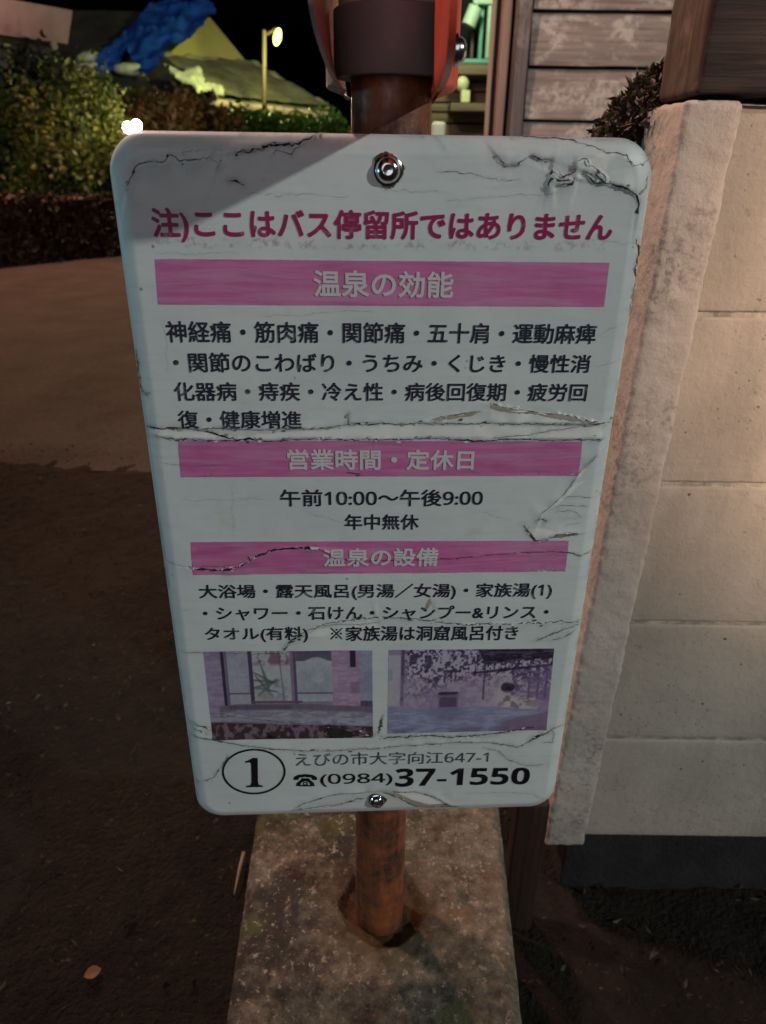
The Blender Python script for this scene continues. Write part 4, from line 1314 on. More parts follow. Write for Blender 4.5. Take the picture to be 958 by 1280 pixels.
def paint_outdoor(s, t):
    P = np.stack([s * 1.9, t, np.zeros_like(s)], 1)
    n1, n2, n3, n4 = fbm(P, 6, 71, 4), fbm(P, 15, 72, 4), fbm(P, 40, 73, 3), fbm(P * np.array([1, 5, 1]), 10, 74, 3)
    C = np.tile(np.array([0.32, 0.25, 0.40]), (len(s), 1))
    fol = sm(0.5 - t, 0.2) * sm(s - 0.10, 0.04)
    C = layer(C, fol * sm(n2 + 0.15, 0.3), (0.17, 0.11, 0.24), 0.9)
    C = layer(C, fol * sm(n3 + n2 * 0.6 - 0.12, 0.14), (0.50, 0.46, 0.56), 0.85)
    C = layer(C, fol * sm(-n3 - n2 * 0.5 - 0.10, 0.16), (0.07, 0.04, 0.10), 0.8)
    C = layer(C, rectm(s, t, -0.1, 0.075, 0.06, 0.66, 0.02), (0.46, 0.42, 0.47))
    C = layer(C, rectm(s, t, 0.0, 0.025, 0.22, 0.36, 0.01), (0.30, 0.34, 0.46), 0.8)
    C = layer(C, rectm(s, t, 0.075, 0.095, -0.1, 0.66), (0.13, 0.08, 0.17), 0.9)
    rocks = rectm(s, t, 0.08, 1.0, 0.34, 0.72, 0.12)
    C = layer(C, rocks * sm(n1 + 0.2, 0.5), (0.36, 0.26, 0.41), 0.85)
    C = layer(C, rocks * sm(n2 - 0.05, 0.25), (0.46, 0.38, 0.48), 0.6)
    warm = np.exp(-(((s - 0.80) / 0.14) ** 2 + ((t - 0.58) / 0.2) ** 2))
    C = layer(C, np.clip(warm * 1.3, 0, 1) * sm(n1 + n2 * 0.5 + 0.15, 0.35), (0.58, 0.51, 0.45), 0.9)
    C = layer(C, np.clip(warm, 0, 1) * sm(-n2 - 0.1, 0.2), (0.20, 0.12, 0.22), 0.8)
    C = layer(C, rectm(s, t, 0.31, 0.43, 0.50, 0.69, 0.025), (0.10, 0.06, 0.13), 0.85)
    C = layer(C, rectm(s, t, 0.31, 0.43, 0.50, 0.52, 0.01), (0.05, 0.03, 0.07))
    C = layer(C, rectm(s, t, 0.31, 0.43, 0.54, 0.56, 0.015), (0.26, 0.19, 0.3), 0.8)
    roof = sm(0.19 - 0.24 * (s - 0.55) + 0.16 * np.clip(s - 0.8, 0, 1) - t, 0.02) * sm(s - 0.53 - t * 0.28, 0.02)
    C = layer(C, roof, (0.035, 0.02, 0.055), 0.93)
    C = layer(C, roof * sm(n4 - 0.1, 0.2), (0.16, 0.11, 0.20), 0.7)
    C = layer(C, sm(0.016 - np.abs(t - 0.27 + 0.18 * (s - 0.55)), 0.012) * sm(s - 0.50, 0.03), (0.05, 0.03, 0.08), 0.9)
    for x in (0.585, 0.865, 0.92, 0.97):
        C = layer(C, rectm(s, t, x - 0.006, x + 0.006, 0.14, 0.60), (0.11, 0.06, 0.15), 0.85)
    C = layer(C, sm(0.07 - np.hypot((s - 0.74) * 1.9, (t - 0.46) * 1.3) + 0.05 * n2, 0.03), (0.03, 0.015, 0.05), 0.9)
    C = layer(C, rectm(s, t, 0.80, 1.1, 0.2, 0.62, 0.06) * sm(n4 + 0.1, 0.4), (0.24, 0.15, 0.32), 0.75)
    wl = 0.685 + 0.02 * n1 + 0.16 * np.clip(s - 0.62, 0, 1)
    C = layer(C, sm(t - wl, 0.02), (0.27, 0.27, 0.42))
    C = layer(C, sm(t - wl - 0.02, 0.03) * sm(n4 - 0.05, 0.4), (0.36, 0.37, 0.52), 0.75)
    C = layer(C, sm(t - wl, 0.02) * rectm(s, t, 0.28, 0.46, 0.6, 0.85, 0.08), (0.19, 0.17, 0.30), 0.6)
    C = layer(C, sm(t - 0.80 + 0.4 * (s - 0.9), 0.03) * sm(s - 0.70, 0.06), (0.25, 0.16, 0.27), 0.85)
    C = layer(C, sm(t - 0.94, 0.03) * sm(n1 + 0.2, 0.2), (0.20, 0.13, 0.25), 0.6)
    return np.clip(C ** 1.18 * 1.1 * (1 + 0.10 * n3[:, None]), 0.004, 1)
photo([(254.4, 814.8), (465.5, 812.5), (466.5, 922), (266.5, 924)], paint_indoor, 'faded violet photograph of an indoor bath beside windows')
photo([(486.3, 812), (693, 810.5), (683, 912), (484.5, 917)], paint_outdoor, 'faded violet photograph of an open-air bath among rocks')

# bolts through the board
def bolt(px, py, r):
    u, v = UV(px, py)
    mb = MB()
    k = r / 0.0078
    prof = [(0.0092, -0.0004), (0.0092, -0.0016), (0.0080, -0.0022), (0.0078, -0.0024), (0.0074, -0.0038), (0.0060, -0.0054), (0.0046, -0.0062), (0.0034, -0.0064), (0.0030, -0.0052), (0.0001, -0.0048)]
    mb.lathe((u, 0, v), [(a * k, b * k) for a, b in prof], 'y', 36, 0)
    # ring of grime under the washer
    n = 60
    vs = [(u + 0.0001, -0.0010, v)] + [(u + r * (1.14 + 0.16 * math.sin(3 * t + 1) + 0.16 * random.random()) * math.cos(t), -0.0012, v + r * (1.18 + 0.16 * math.cos(2 * t + 2) + 0.16 * random.random()) * math.sin(t)) for t in np.linspace(0, 2 * math.pi, n, endpoint=False)]
    mb.add(vs, [(0, 1 + (i + 1) % n, 1 + i) for i in range(n)], 1)
    board_obj('bolt', mb, [M['steel'], M['bolt_dirt']], board, True, 40)
bolt(485, 212.5, 0.0078)
bolt(471.5, 1000, 0.0070)

# ------------------------------------------------------------------ block wall with its rendered end post
WY = 0.795
FOOT = CH - 0.943
XL = at_y(857, 140, 0.780).x            # left face of the end post
wall = empty('block_wall', (XL + 0.6, WY + 0.05, 0), 'painted concrete block wall with a rough rendered end, right of the notice', 'wall')
xr_top = at_y(926, 150, 0.780).x
xr_bot = at_y(733, 1043, 0.780).x
XR = (xr_top + xr_bot) / 2
mb = MB()
def blk_noise(P): return 0.0009 * fbm(P, 22, 81, 3) + 0.0006 * vnoise(P, 90, 84)
for c in range(5):
    z0 = FOOT + 0.2 * c
    x = min(XR, xr_bot) - 0.012
    k = 0
    while x < XL + 3.2:
        near = x < XL + 0.6
        if near: mb.rbox((x, WY, z0 + 0.0025), (x + 0.395, WY + 0.1, z0 + 0.1975), 0.004, 0.012, blk_noise, 0)
        else: mb.rbox((x, WY, z0 + 0.0025), (x + 0.395, WY + 0.1, z0 + 0.1975), 0.004)
        x += 0.398
mb.box(min(XR, xr_bot) - 0.008, XL + 3.2, WY + 0.0025, WY + 0.095, FOOT + 0.001, FOOT + 0.997, 1)
mb.build('block_courses', [M['block'], M['mortar']], wall, smooth=True, sharp=50)
mb = MB()
def st_noise(P):
    e = np.clip((P[:, 0] - (XR - 0.02)) / 0.02, 0, 1)
    return 0.0016 * fbm(P, 60, 91, 3) + 0.0010 * vnoise(P, 200, 94) + 0.0013 * e * fbm(P, 16, 97, 2)
mb.rbox((XL, 0.780, FOOT - 0.006), (XR, WY + 0.105, FOOT + 1.0), 0.005, 0.0045, st_noise)
_xl = at_y(685, 1036, 0.780).x
V_ = np.array(mb.v)
tz = np.clip((V_[:, 2] - FOOT), -0.05, 1.1)
tx = np.clip((V_[:, 0] - XL) / (XR - XL), -0.05, 1.05)
V_[:, 0] += (1 - tz) * (1 - tx) * (_xl - XL) + tx * ((1 - tz) * (xr_bot - XR) + tz * (xr_top - XR))
mb.v = [tuple(q) for q in V_]
mb.build('end_post', M['stucco'], wall, smooth=True, sharp=60)
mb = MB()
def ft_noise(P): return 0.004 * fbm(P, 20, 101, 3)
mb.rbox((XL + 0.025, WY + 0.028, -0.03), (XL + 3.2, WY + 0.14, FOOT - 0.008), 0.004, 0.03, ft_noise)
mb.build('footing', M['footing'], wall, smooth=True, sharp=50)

# charred beam laid on the wall
bx0 = XL + 0.004
bz0 = FOOT + 1.004
def bm_noise(P):
    return 0.0020 * fbm(P * np.array([0.25, 1, 1]), 60, 111, 3) - 0.004 * np.maximum(0, vnoise(P, 24, 113) - 0.45) + 0.0015 * vnoise(P, 20, 115)
mb = MB()
mb.rbox((bx0, 0.772, bz0), (bx0 + 2.6, 0.878, bz0 + 0.098), 0.006, 0.006, bm_noise) if False else None
lo, hi = (bx0, 0.772, bz0), (bx0 + 0.55, 0.878, bz0 + 0.098)
mb.rbox(lo, hi, 0.006, 0.005, bm_noise)
mb.box(bx0 + 0.54, bx0 + 2.8, 0.776, 0.874, bz0 + 0.003, bz0 + 0.094)
beam = mb.build('charred_beam', [M['char'], M['end_lit_edge']], None, origin=(bx0, 0.825, bz0), smooth=True, sharp=50)
tag(beam, 'blackened square timber lying along the top of the block wall', 'timber')
me = beam.data
for pl in me.polygons:
    if pl.normal.x < -0.5 or (pl.normal.z > 0.35 and pl.normal.y < 0.2 and pl.center.x < 0.5):  # top faces also take the paler wood, painting in a lit upper edge
        pl.material_index = 1

# ------------------------------------------------------------------ leaf clouds
def leaf_mesh(mb, centers, size, hues, seed=0, elong=1.7):
    rg = np.random.default_rng(seed)
    n = len(centers)
    d = rg.normal(size=(n, 3)); d /= np.linalg.norm(d, axis=1, keepdims=True)
    e = rg.normal(size=(n, 3)); e -= (e * d).sum(1, keepdims=True) * d; e /= np.linalg.norm(e, axis=1, keepdims=True)
    nn = np.cross(d, e)
    s = size * (0.6 + 0.8 * rg.random(n))[:, None]
    a = centers - d * s * elong * 0.5
    c = centers + d * s * elong * 0.5
    b = centers + e * s * 0.5 + nn * s * 0.16
    b2 = centers - e * s * 0.5 + nn * s * 0.16
    V = np.stack([a, b, c, b2], 1).reshape(-1, 3)
    base = mb.n
    mb.add(V, [(4 * i, 4 * i + 1, 4 * i + 2) for i in range(n)] + [(4 * i, 4 * i + 2, 4 * i + 3) for i in range(n)])
    return np.repeat(hues, 4)

def cloud(n, center, radii, seed, clumps=30, spread=0.22, shell=0.55):
    rg = np.random.default_rng(seed)
    d = rg.normal(size=(clumps, 3)); d /= np.linalg.norm(d, axis=1, keepdims=True)
    cc = d * (shell + (1 - shell) * rg.random((clumps, 1)))
    k = rg.integers(0, clumps, n)
    P = cc[k] + rg.normal(size=(n, 3)) * spread
    hue = np.clip(rg.random(clumps)[k] * 0.7 + 0.3 * rg.random(n), 0, 1)
    return P * np.array(radii) + np.array(center), hue

def plant(name, label, cat, base, blobs, mat, size, seed, group=None, stems=4, leaf_name='foliage'):
    t = empty(name, base, label, cat, group)
    mb = MB()
    hs = []
    for i, (c, rad, n, clumps) in enumerate(blobs):
        P, hue = cloud(n, c, rad, seed + i * 13, clumps)
        m = P[:, 2] > 0.01
        hs.append(leaf_mesh(mb, P[m], size, hue[m], seed + i))
    o = mb.build(leaf_name, mat, t)
    set_attr(o, 'hue', np.concatenate(hs))
    if stems:
        mb = MB()
        rg = random.Random(seed)
        for i in range(stems):
            c, rad, _, _ = blobs[i % len(blobs)]
            x, y = base[0] + rg.uniform(-0.12, 0.12) * (i > 0), base[1] + rg.uniform(-0.12, 0.12) * (i > 0)
            tx, ty = c[0] + rg.uniform(-0.5, 0.5) * rad[0], c[1] + rg.uniform(-0.5, 0.5) * rad[1]
            mb.tube([(x, y, 0), (x * 0.6 + tx * 0.4, y * 0.6 + ty * 0.4, c[2] * 0.55), (tx, ty, c[2] + rad[2] * 0.4)], [0.03, 0.02, 0.008], 6)
        mb.build('stem', M['stem'], t)
    return t

# mossy litter slumped behind the end of the wall
def litter():
    c = at_y(790, 150, 0.97)
    rg = np.random.default_rng(5)
    pts = []
    hue = []
    pr = [at_y(*p, 0.96) for p in ((752, 168), (820, 84), (822, 168))]
    pr = [np.array(p) for p in pr]
    n = 8500
    a, b = rg.random(n), rg.random(n)
    m = a + b > 1
    a[m], b[m] = 1 - a[m], 1 - b[m]
    P = pr[0] + a[:, None] * (pr[1] - pr[0]) + b[:, None] * (pr[2] - pr[0])
    P += rg.normal(size=P.shape) * np.array([0.003, 0.03, 0.003])
    mb = MB()
    h = leaf_mesh(mb, P, 0.0040, np.clip(rg.random(n) * 0.8 + 0.4 * (vnoise(P, 60, 3) > 0.3) - 0.2, 0, 1), 6, 3.6)
    # the heap it lies on, standing on the ground behind the wall
    top = at_y(800, 128, 0.99)
    return mb, h
mb, h = litter()
bc_ = at_y(806, 150, 0.965)
dead = empty('withered_shrub', (bc_.x, bc_.y, 0), 'withered brown shrub with shrivelled leaves behind the charred timber end', 'shrub')
set_attr(mb.build('foliage', M['moss'], dead), 'hue', h)
mb = MB()
for i, (dx, px_, py_) in enumerate(((0.0, 806, 118), (0.012, 815, 104), (-0.014, 790, 138), (-0.006, 775, 156), (0.02, 818, 140))):
    e_ = at_y(px_, py_, 0.962)
    mb.tube([(bc_.x + dx, bc_.y, 0), (bc_.x + dx * 1.5, bc_.y + 0.01, 0.7), (e_.x * 0.4 + bc_.x * 0.6, bc_.y, e_.z - 0.06), e_], [0.006, 0.005, 0.004, 0.0015], 6)
mb.build('stem', M['stem'], dead, smooth=True)

# weathered stake between the block and the wall
g0 = at_z(668, 1120, 0.25)
mb = MB()
def sk_noise(P): return 0.002 * fbm(P * np.array([1, 1, 0.2]), 50, 121, 2)
mb.rbox((0.198, 0.742, -0.05), (0.244, 0.770, 0.30), 0.004, 0.012, sk_noise)
tag(mb.build('wooden_stake', M['stake'], None, origin=(0.22, 0.755, 0), smooth=True, sharp=50), 'dark weathered stake between the concrete block and the wall', 'stake')

# litter on the ground by the block
def dead_leaf(px, py, size, rz, mat, name, label, cat, z=0.035):
    c = at_z(px, py, z)
    mb = MB()
    n = 9
    rows = []
    for i in range(n):
        t = i / (n - 1)
        wdt = size * 0.42 * math.sin(math.pi * min(1, t * 0.96 + 0.02)) ** 0.8
        for s in (-1, -0.5, 0, 0.5, 1):
            x, y = (t - 0.5) * size, s * wdt
            rows.append((c.x + x * math.cos(rz) - y * math.sin(rz), c.y + x * math.sin(rz) + y * math.cos(rz), c.z + 0.2 * abs(s) * wdt + 0.1 * size * (t - 0.5) ** 2))
    mb.grid(rows, 5, n)
    o = mb.build(name, mat, None, origin=c, smooth=True)
    return tag(o, label, cat)
dead_leaf(116, 1216, 0.024, 0.5, M['deadleaf'], 'dead_leaf', 'small orange dead leaf on dark soil, lower left of the block', 'leaf')
a, b = at_z(305, 1066, 0.05), at_z(293, 1118, 0.04)
mb = MB()
mb.tube([a, a.lerp(b, 0.5) + Vector((0.002, 0, 0.012)), b], [0.0035, 0.003, 0.001], 8)
tag(mb.build('dry_stalk', M['straw'], None, origin=b, smooth=True), 'dry straw stalk lying beside the left edge of the concrete block', 'stalk')

# ------------------------------------------------------------------ weatherboarded house behind the wall
HY = 2.6
hx = at_y(655, 100, HY).x
house = empty('boarded_house', (hx + 2, HY + 0.6, 0), 'old house corner clad in weathered horizontal boards behind the block wall', 'house')
zj = at_y(735, 86, HY).z            # one joint between boards
pitch = at_y(735, 15, HY).z - zj
mb = MB()
for i in range(-9, 14):
    z0 = zj + i * pitch
    for x0, x1 in ((hx + 0.012, hx + 2.2), (hx + 2.206, hx + 4.6)):
        P = []
        nx = 130
        xs = np.linspace(x0, x1, nx)
        prof = [(0.020, z0 + 0.007), (-0.002, z0 + 0.007), (-0.003, z0 + 0.013), (0.004, z0 + pitch * 0.5), (0.011, z0 + pitch * 0.97), (0.020, z0 + pitch * 1.0)]
        V = []
        for (yy, zz) in prof:
            Q = np.stack([xs, np.full(nx, HY + yy), np.full(nx, zz)], 1)
            Q[:, 1] += 0.002 * vnoise(Q * np.array([1, 0, 6]), 9, 130 + i)
            Q[:, 2] += 0.0018 * vnoise(Q * np.array([1, 0, 0]), 13, 150 + i) * (zz < z0 + 0.02)
            V.append(Q)
        mb.grid(np.concatenate(V), nx, len(prof))
mb.build('siding', M['board'], house, smooth=True, sharp=30)
mb = MB()
mb.box(hx + 0.005, hx + 4.7, HY + 0.022, HY + 0.12, 0, 3.6)
mb.build('wall_core', M['dark'], house)
def vpost(px0, px1, y0, mat, name='corner_post', dep=0.09):
    x0, x1 = at_y(px0, 80, y0).x, at_y(px1, 80, y0).x
    mb = MB()
    mb.rbox((x0, y0, 0), (x1, y0 + dep, 3.6), 0.006, 0.03, lambda P: 0.0018 * fbm(P * np.array([1, 1, 0.2]), 30, int(px0), 2))
    return mb.build(name, mat, house, smooth=True, sharp=50)
vpost(644, 660.5, HY - 0.025, M['post'])
vpost(625.5, 636, HY + 0.04, M['lightpost'])
vpost(612.8, 616.8, HY + 0.05, M['lightpost'], 'corner_trim', 0.05)
x0, x1 = at_y(614, 80, HY + 0.13).x, at_y(648, 80, HY + 0.13).x
mb = MB(); mb.box(x0, x1, HY + 0.135, HY + 0.17, 0, 3.6)
mb.build('recess', M['dark'], house)
mb = MB(); mb.box(hx - 0.15, hx + 4.8, HY - 0.5, HY + 3.0, 3.6, 3.7)
mb.build('roof', M['dark'], house)

# ------------------------------------------------------------------ lit porch seen between the post and the house
PY = 5.4
def P_(px, py, y=PY): return at_y(px, py, y)
c0 = P_(580, 160)
porch = empty('porch_front', (c0.x, PY + 0.2, 0), 'green lit porch front glimpsed between the red plate and the boarded house', 'porch')
def pbox(mb, px0, px1, py0, py1, y0, dep, mat=0, bev=0.008):
    a, b = at_y(px0, py1, y0), at_y(px1, py0, y0)
    mb.rbox((a.x, y0, a.z), (b.x, y0 + dep, b.z), bev, None, None, mat)
mb = MB(); pbox(mb, 520, 720, -60, 74, PY + 0.25, 0.03); mb.build('window_void', M['dark'], porch)
mb = MB(); pbox(mb, 607, 620, -60, 73, PY - 0.02, 0.07); pbox(mb, 592, 620, -8, 5, PY - 0.04, 0.06); mb.build('window_frame', M['winframe'], porch, smooth=True)
mb = MB(); pbox(mb, 597.5, 606.5, 6, 74, PY + 0.04, 0.05); pbox(mb, 563, 616, 73.5, 79, PY - 0.03, 0.1); mb.build('window_sash', M['teal'], porch, smooth=True)
mb = MB(); pbox(mb, 588, 593.5, 40, 73, PY + 0.1, 0.03); mb.build('window_bar', M['post'], porch, smooth=True)
mb = MB(); pbox(mb, 560, 618, 80, 93, PY - 0.16, 0.22); mb.build('sill', M['shelfwood'], porch, smooth=True)
mb = MB()
for y0, y1 in ((93, 104), (104.5, 116), (116.5, 130), (130.5, 142), (142.5, 156), (156.5, 190), (190, 420)):
    pbox(mb, 478, 960, y0, y1, PY + 0.03, 0.05)
for k in range(6):
    pbox(mb, 478, 530, 60 - 26 * k, 85.5 - 26 * k, PY + 0.03, 0.05)
    pbox(mb, 690, 960, 60 - 26 * k, 85.5 - 26 * k, PY + 0.03, 0.05)
mb.build('plank_wall', M['shelfwood'], porch, smooth=True)
mb = MB(); pbox(mb, 563, 618, 129, 139, PY - 0.25, 0.25); mb.build('shelf', M['shelfwood'], porch, smooth=True)
a, b = at_y(470, -100, PY - 0.5), at_y(1000, -110, PY - 0.5)
mb = MB(); mb.rbox((a.x, PY - 0.5, a.z), (b.x, PY + 2.0, a.z + 0.08), 0.01); mb.build('roof', M['shelfwood'], porch, smooth=True)
x1 = at_y(960, 100, PY).x; x0 = at_y(478, 100, PY).x
mb = MB(); mb.box(x0 + 0.01, x1, PY + 0.28, PY + 1.9, 0, a.z - 0.01); mb.build('wall_core', M['dark'], porch)
# slanting tube hung in the window
a, b = at_y(595, 9, PY - 0.05), at_y(586, 32, PY - 0.05)
mb = MB(); mb.tube([a, b], 0.045, 14)
mb.tube([a + Vector((0, 0, -0.02)), at_y(600, -6, PY - 0.03)], 0.006, 6)
tag(mb.build('hanging_tube', M['winframe'], None, origin=a, smooth=True, sharp=50), 'short pale green tube hanging aslant in the lit porch window', 'tube')
# pale globe on a block, standing on the shelf
g = at_y(578, 105, PY - 0.14)
b0, b1 = at_y(576, 128.5, PY - 0.17), at_y(588, 113, PY - 0.17)
gl = empty('globe_ornament', (g.x, PY - 0.14, b0.z), 'pale yellow globe on a small block standing on the porch shelf', 'ornament')
mb = MB(); mb.lathe((g.x, g.y, g.z), [(0.0435 * math.sin(t), -0.0435 * math.cos(t)) for t in np.linspace(0.01, math.pi - 0.01, 14)], n=20); mb.build('globe', M['palebulb'], gl, smooth=True)
mb = MB(); mb.rbox((b0.x, PY - 0.19, b0.z), (b1.x, PY - 0.10, b1.z), 0.008); mb.build('block', M['palebulb'], gl, smooth=True)
# pale pot block low behind the pole
a, b = at_y(540, 166, PY - 0.6), at_y(558, 152, PY - 0.6)
mb = MB(); mb.rbox((a.x, PY - 0.6, 0), (b.x, PY - 0.4, b.z), 0.02)
tag(mb.build('stone_bollard', M['whiteish'], None, origin=((a.x + b.x) / 2, PY - 0.5, 0), smooth=True), 'pale squared stone post right behind the sign pole', 'bollard')
point('porch_lamp', (at_y(588, 30, PY - 0.9).x - 0.1, PY - 0.9, CH + 1.1), 40, (0.82, 1.0, 0.66), 0.1)

# ------------------------------------------------------------------ farm house with the tarpaulin
DY = 25.0
A = at_y(262, 21, DY); B = at_y(204, 73, DY - 1.2); C = at_y(313, 83, DY + 0.6)
E1 = at_y(412, 139, DY - 1.0); E0 = at_y(262, 119, DY - 4.0)
farm = empty('farm_house', ((E0.x + E1.x) / 2, DY, 0), 'distant farmhouse with yellow gable, mossy roof and storm damage', 'house')
mb = MB()
RL = Vector((A.x - 9.5, A.y + 0.3, A.z + 0.05))
dv = Vector((0, -1.0, -0.62))
FP, FN = A, Vector((0, -0.62, 1.0)).normalized()
def on_roof(px, py, lf=0.0): return at_plane(px, py, FP + FN * lf, FN)
B = on_roof(204, 74)
E0 = on_roof(260, 121)
mb.add([B, C, A], [(0, 1, 2)])
Bk = [p + Vector((-0.4, 1.0, 0)) * 0.3 for p in (B, C, A)]
mb.add(Bk, [(2, 1, 0)])
mb.build('gable', M['gable'], farm)
def gridpoly(mb, a, b, c, d, nu, nv, amp, seed, sc=1.5, mat=0):
    s = np.linspace(0, 1, nu); t = np.linspace(0, 1, nv)
    Sg, T = np.meshgrid(s, t); Sg, T = Sg.ravel()[:, None], T.ravel()[:, None]
    a, b, c, d = map(np.array, (a, b, c, d))
    P = (a * (1 - Sg) + b * Sg) * (1 - T) + (d * (1 - Sg) + c * Sg) * T
    n = np.cross(b - a, d - a); n = n / np.linalg.norm(n)
    P = P + n * (amp * fbm(P, sc, seed, 3))[:, None]
    mb.grid(P, nu, nv, mat)
    mb.grid(P - n * 0.12, nu, nv, mat, flip=True)
fl = 4.2
def left_of(p):
    k = (A.z - p.z) / 0.62
    return RL + dv * k
mb = MB()
gridpoly(mb, RL, A, B, left_of(B), 50, 14, 0.05, 200)
gridpoly(mb, left_of(B), B, E0, left_of(E0), 50, 14, 0.05, 201)
mb.build('main_roof', M['darkroof'], farm, smooth=True, sharp=0)
# hip slope below the gable
mb = MB()
gridpoly(mb, B, C + Vector((0.05, 0, 0.02)), E1, E0, 60, 24, 0.09, 210)
mb.build('hip_roof', M['roof'], farm, smooth=True, sharp=0)
mb = MB()
for a_, b_ in ((C + Vector((0.05, 0, 0.02)), E1), (B, C)):
    pts = [a_.lerp(b_, i / 14) + Vector((0, 0, 0.05 + 0.03 * math.sin(i * 2.1))) for i in range(15)]
    mb.tube(pts, [0.10 + 0.03 * math.sin(i * 1.7) for i in range(15)], 8)
mb.build('ridge', M['ridge'], farm, smooth=True)
# eave boards and walls under the hip
mb = MB()
mb.tube([E0 + Vector((0, 0.05, -0.12)), E1 + Vector((0, 0.05, -0.12))], 0.11, 8)
mb.build('eave_edge', M['eavewood'], farm, smooth=True)
wdir = (E1 - E0); wdir.z = 0; wdir.normalize()
wn = Vector((-wdir.y, wdir.x, 0))
W0 = E0 + wn * 1.0 - wdir * 0.2; W1 = E1 + wn * 0.8 - wdir * 0.9
def wallseg(name, t0, t1, z0, z1, mat, dep=0.2, off=0.0):
    a, b = W0.lerp(W1, t0) + wn * off, W0.lerp(W1, t1) + wn * off
    mb = MB()
    vs = []
    for q in (a, b, b + wn * dep, a + wn * dep):
        vs.append((q.x, q.y, z0))
    for q in (a, b, b + wn * dep, a + wn * dep):
        vs.append((q.x, q.y, z1))
    mb.add(vs, [(0, 3, 2, 1), (4, 5, 6, 7), (0, 1, 5, 4), (1, 2, 6, 5), (2, 3, 7, 6), (3, 0, 4, 7)])
    return mb.build(name, mat, farm)
zt = min(E0.z, E1.z) + 0.25
wallseg('wall', 0.34, 1.0, 0, zt, M['housewall'])
wallseg('opening', -0.35, 0.335, 0, zt, M['dark'])
wallseg('window', 0.44, 0.60, 1.45, 1.95, M['whiteish'], 0.06, -0.05)
wallseg('post', 0.18, 0.205, 0, zt, M['whiteish'], 0.15, -0.12)
wallseg('post', 0.355, 0.375, 0, zt, M['whiteish'], 0.15, -0.12)
mb = MB()
q = RL + dv * fl
mb.box(RL.x, E0.x - 0.3, E0.y + 0.7, DY + 2.5, 0, E0.z + 0.3)
mb.build('side_wall', M['dark'], farm)
# far slope so the roof is closed from behind
mb = MB()
back = Vector((0, 1.0, -0.62)) * fl
mb.add([A, RL, RL + back, A + back], [(0, 1, 2, 3)])
mb.build('rear_roof', M['darkroof'], farm)

# tarpaulin draped over the damaged slope
def tarp():
    out = [(262, 2), (268, 8), (269, 17), (262, 22), (250, 36), (232, 52), (214, 62), (203, 66), (208, 76), (200, 74), (198, 84), (186, 98), (178, 88), (172, 90), (166, 76), (160, 60),
           (150, 76), (142, 84), (140, 93), (128, 97), (119, 94), (122, 84), (124, 72), (132, 66), (146, 55), (160, 42), (176, 24), (188, 12), (198, 5), (215, 3), (240, 5)]
    n = 70
    xs = np.linspace(112, 272, n); ys = np.linspace(-2, 104, n)
    Xg, Yg = np.meshgrid(xs, ys)
    Q = np.stack([Xg.ravel(), Yg.ravel()], 1)
    ins = inpoly(Q, out)
    base = np.array([on_roof(x, y, 0.32) for x, y in Q])
    h = 0.16 * fbm(base, 1.1, 220, 4) + 0.10 * np.abs(vnoise(base, 2.6, 224)) + 0.10 * np.abs(vnoise(base * np.array([1.0, 0.35, 0.35]), 5.0, 226))
    P = base + np.array(FN) * h[:, None]
    mb = MB()
    idx = np.arange(n * n).reshape(n, n)
    qf = np.stack([idx[:-1, :-1], idx[1:, :-1], idx[1:, 1:], idx[:-1, 1:]], -1).reshape(-1, 4)
    qf = qf[ins[qf].sum(1) >= 2]
    used = np.unique(qf); mp = -np.ones(n * n, int); mp[used] = np.arange(len(used))
    mb.add(P[used], [tuple(r) for r in mp[qf].tolist()])
    mb.add(P[used] - np.array(FN) * 0.02, [tuple(r[::-1]) for r in mp[qf].tolist()])
    return tag(mb.build('roof_tarpaulin', M['tarp'], None, origin=on_roof(190, 60), smooth=True, sharp=0), 'ragged blue tarpaulin draped over the damaged farmhouse roof', 'tarpaulin')
tarp()

def sack(px, py, rx, rz, label, seed, lf=0.2):
    c = on_roof(px, py, lf)
    mb = MB()
    n, m = 18, 12
    rows = []
    for j in range(m + 1):
        t = math.pi * j / m
        for i in range(n + 1):
            a = 2 * math.pi * i / n
            d = Vector((math.sin(t) * math.cos(a), math.sin(t) * math.sin(a), math.cos(t)))
            k = [math.copysign(abs(q) ** 0.75, q) for q in d]
            rows.append((c.x + rx * k[0], c.y + rx * 0.7 * k[1], c.z + rz * k[2]))
    P = np.array(rows)
    P += 0.05 * np.stack([fbm(P, 3, seed + q, 2) for q in range(3)], 1)
    mb.grid(P, n + 1, m + 1)
    return tag(mb.build('sandbag', M['bag'], None, origin=(c.x, c.y, c.z - rz), smooth=True), label, 'sandbag', 'sandbags weighing down the farmhouse roof')
sack(113, 74, 0.34, 0.16, 'pale sandbag at the tarpaulin left tip, upper of two', 1)
sack(112, 88, 0.34, 0.17, 'pale sandbag at the tarpaulin left tip, lower of two', 2)
sack(163, 88, 0.42, 0.15, 'pale sandbag between the two hanging tails of the tarpaulin', 3)

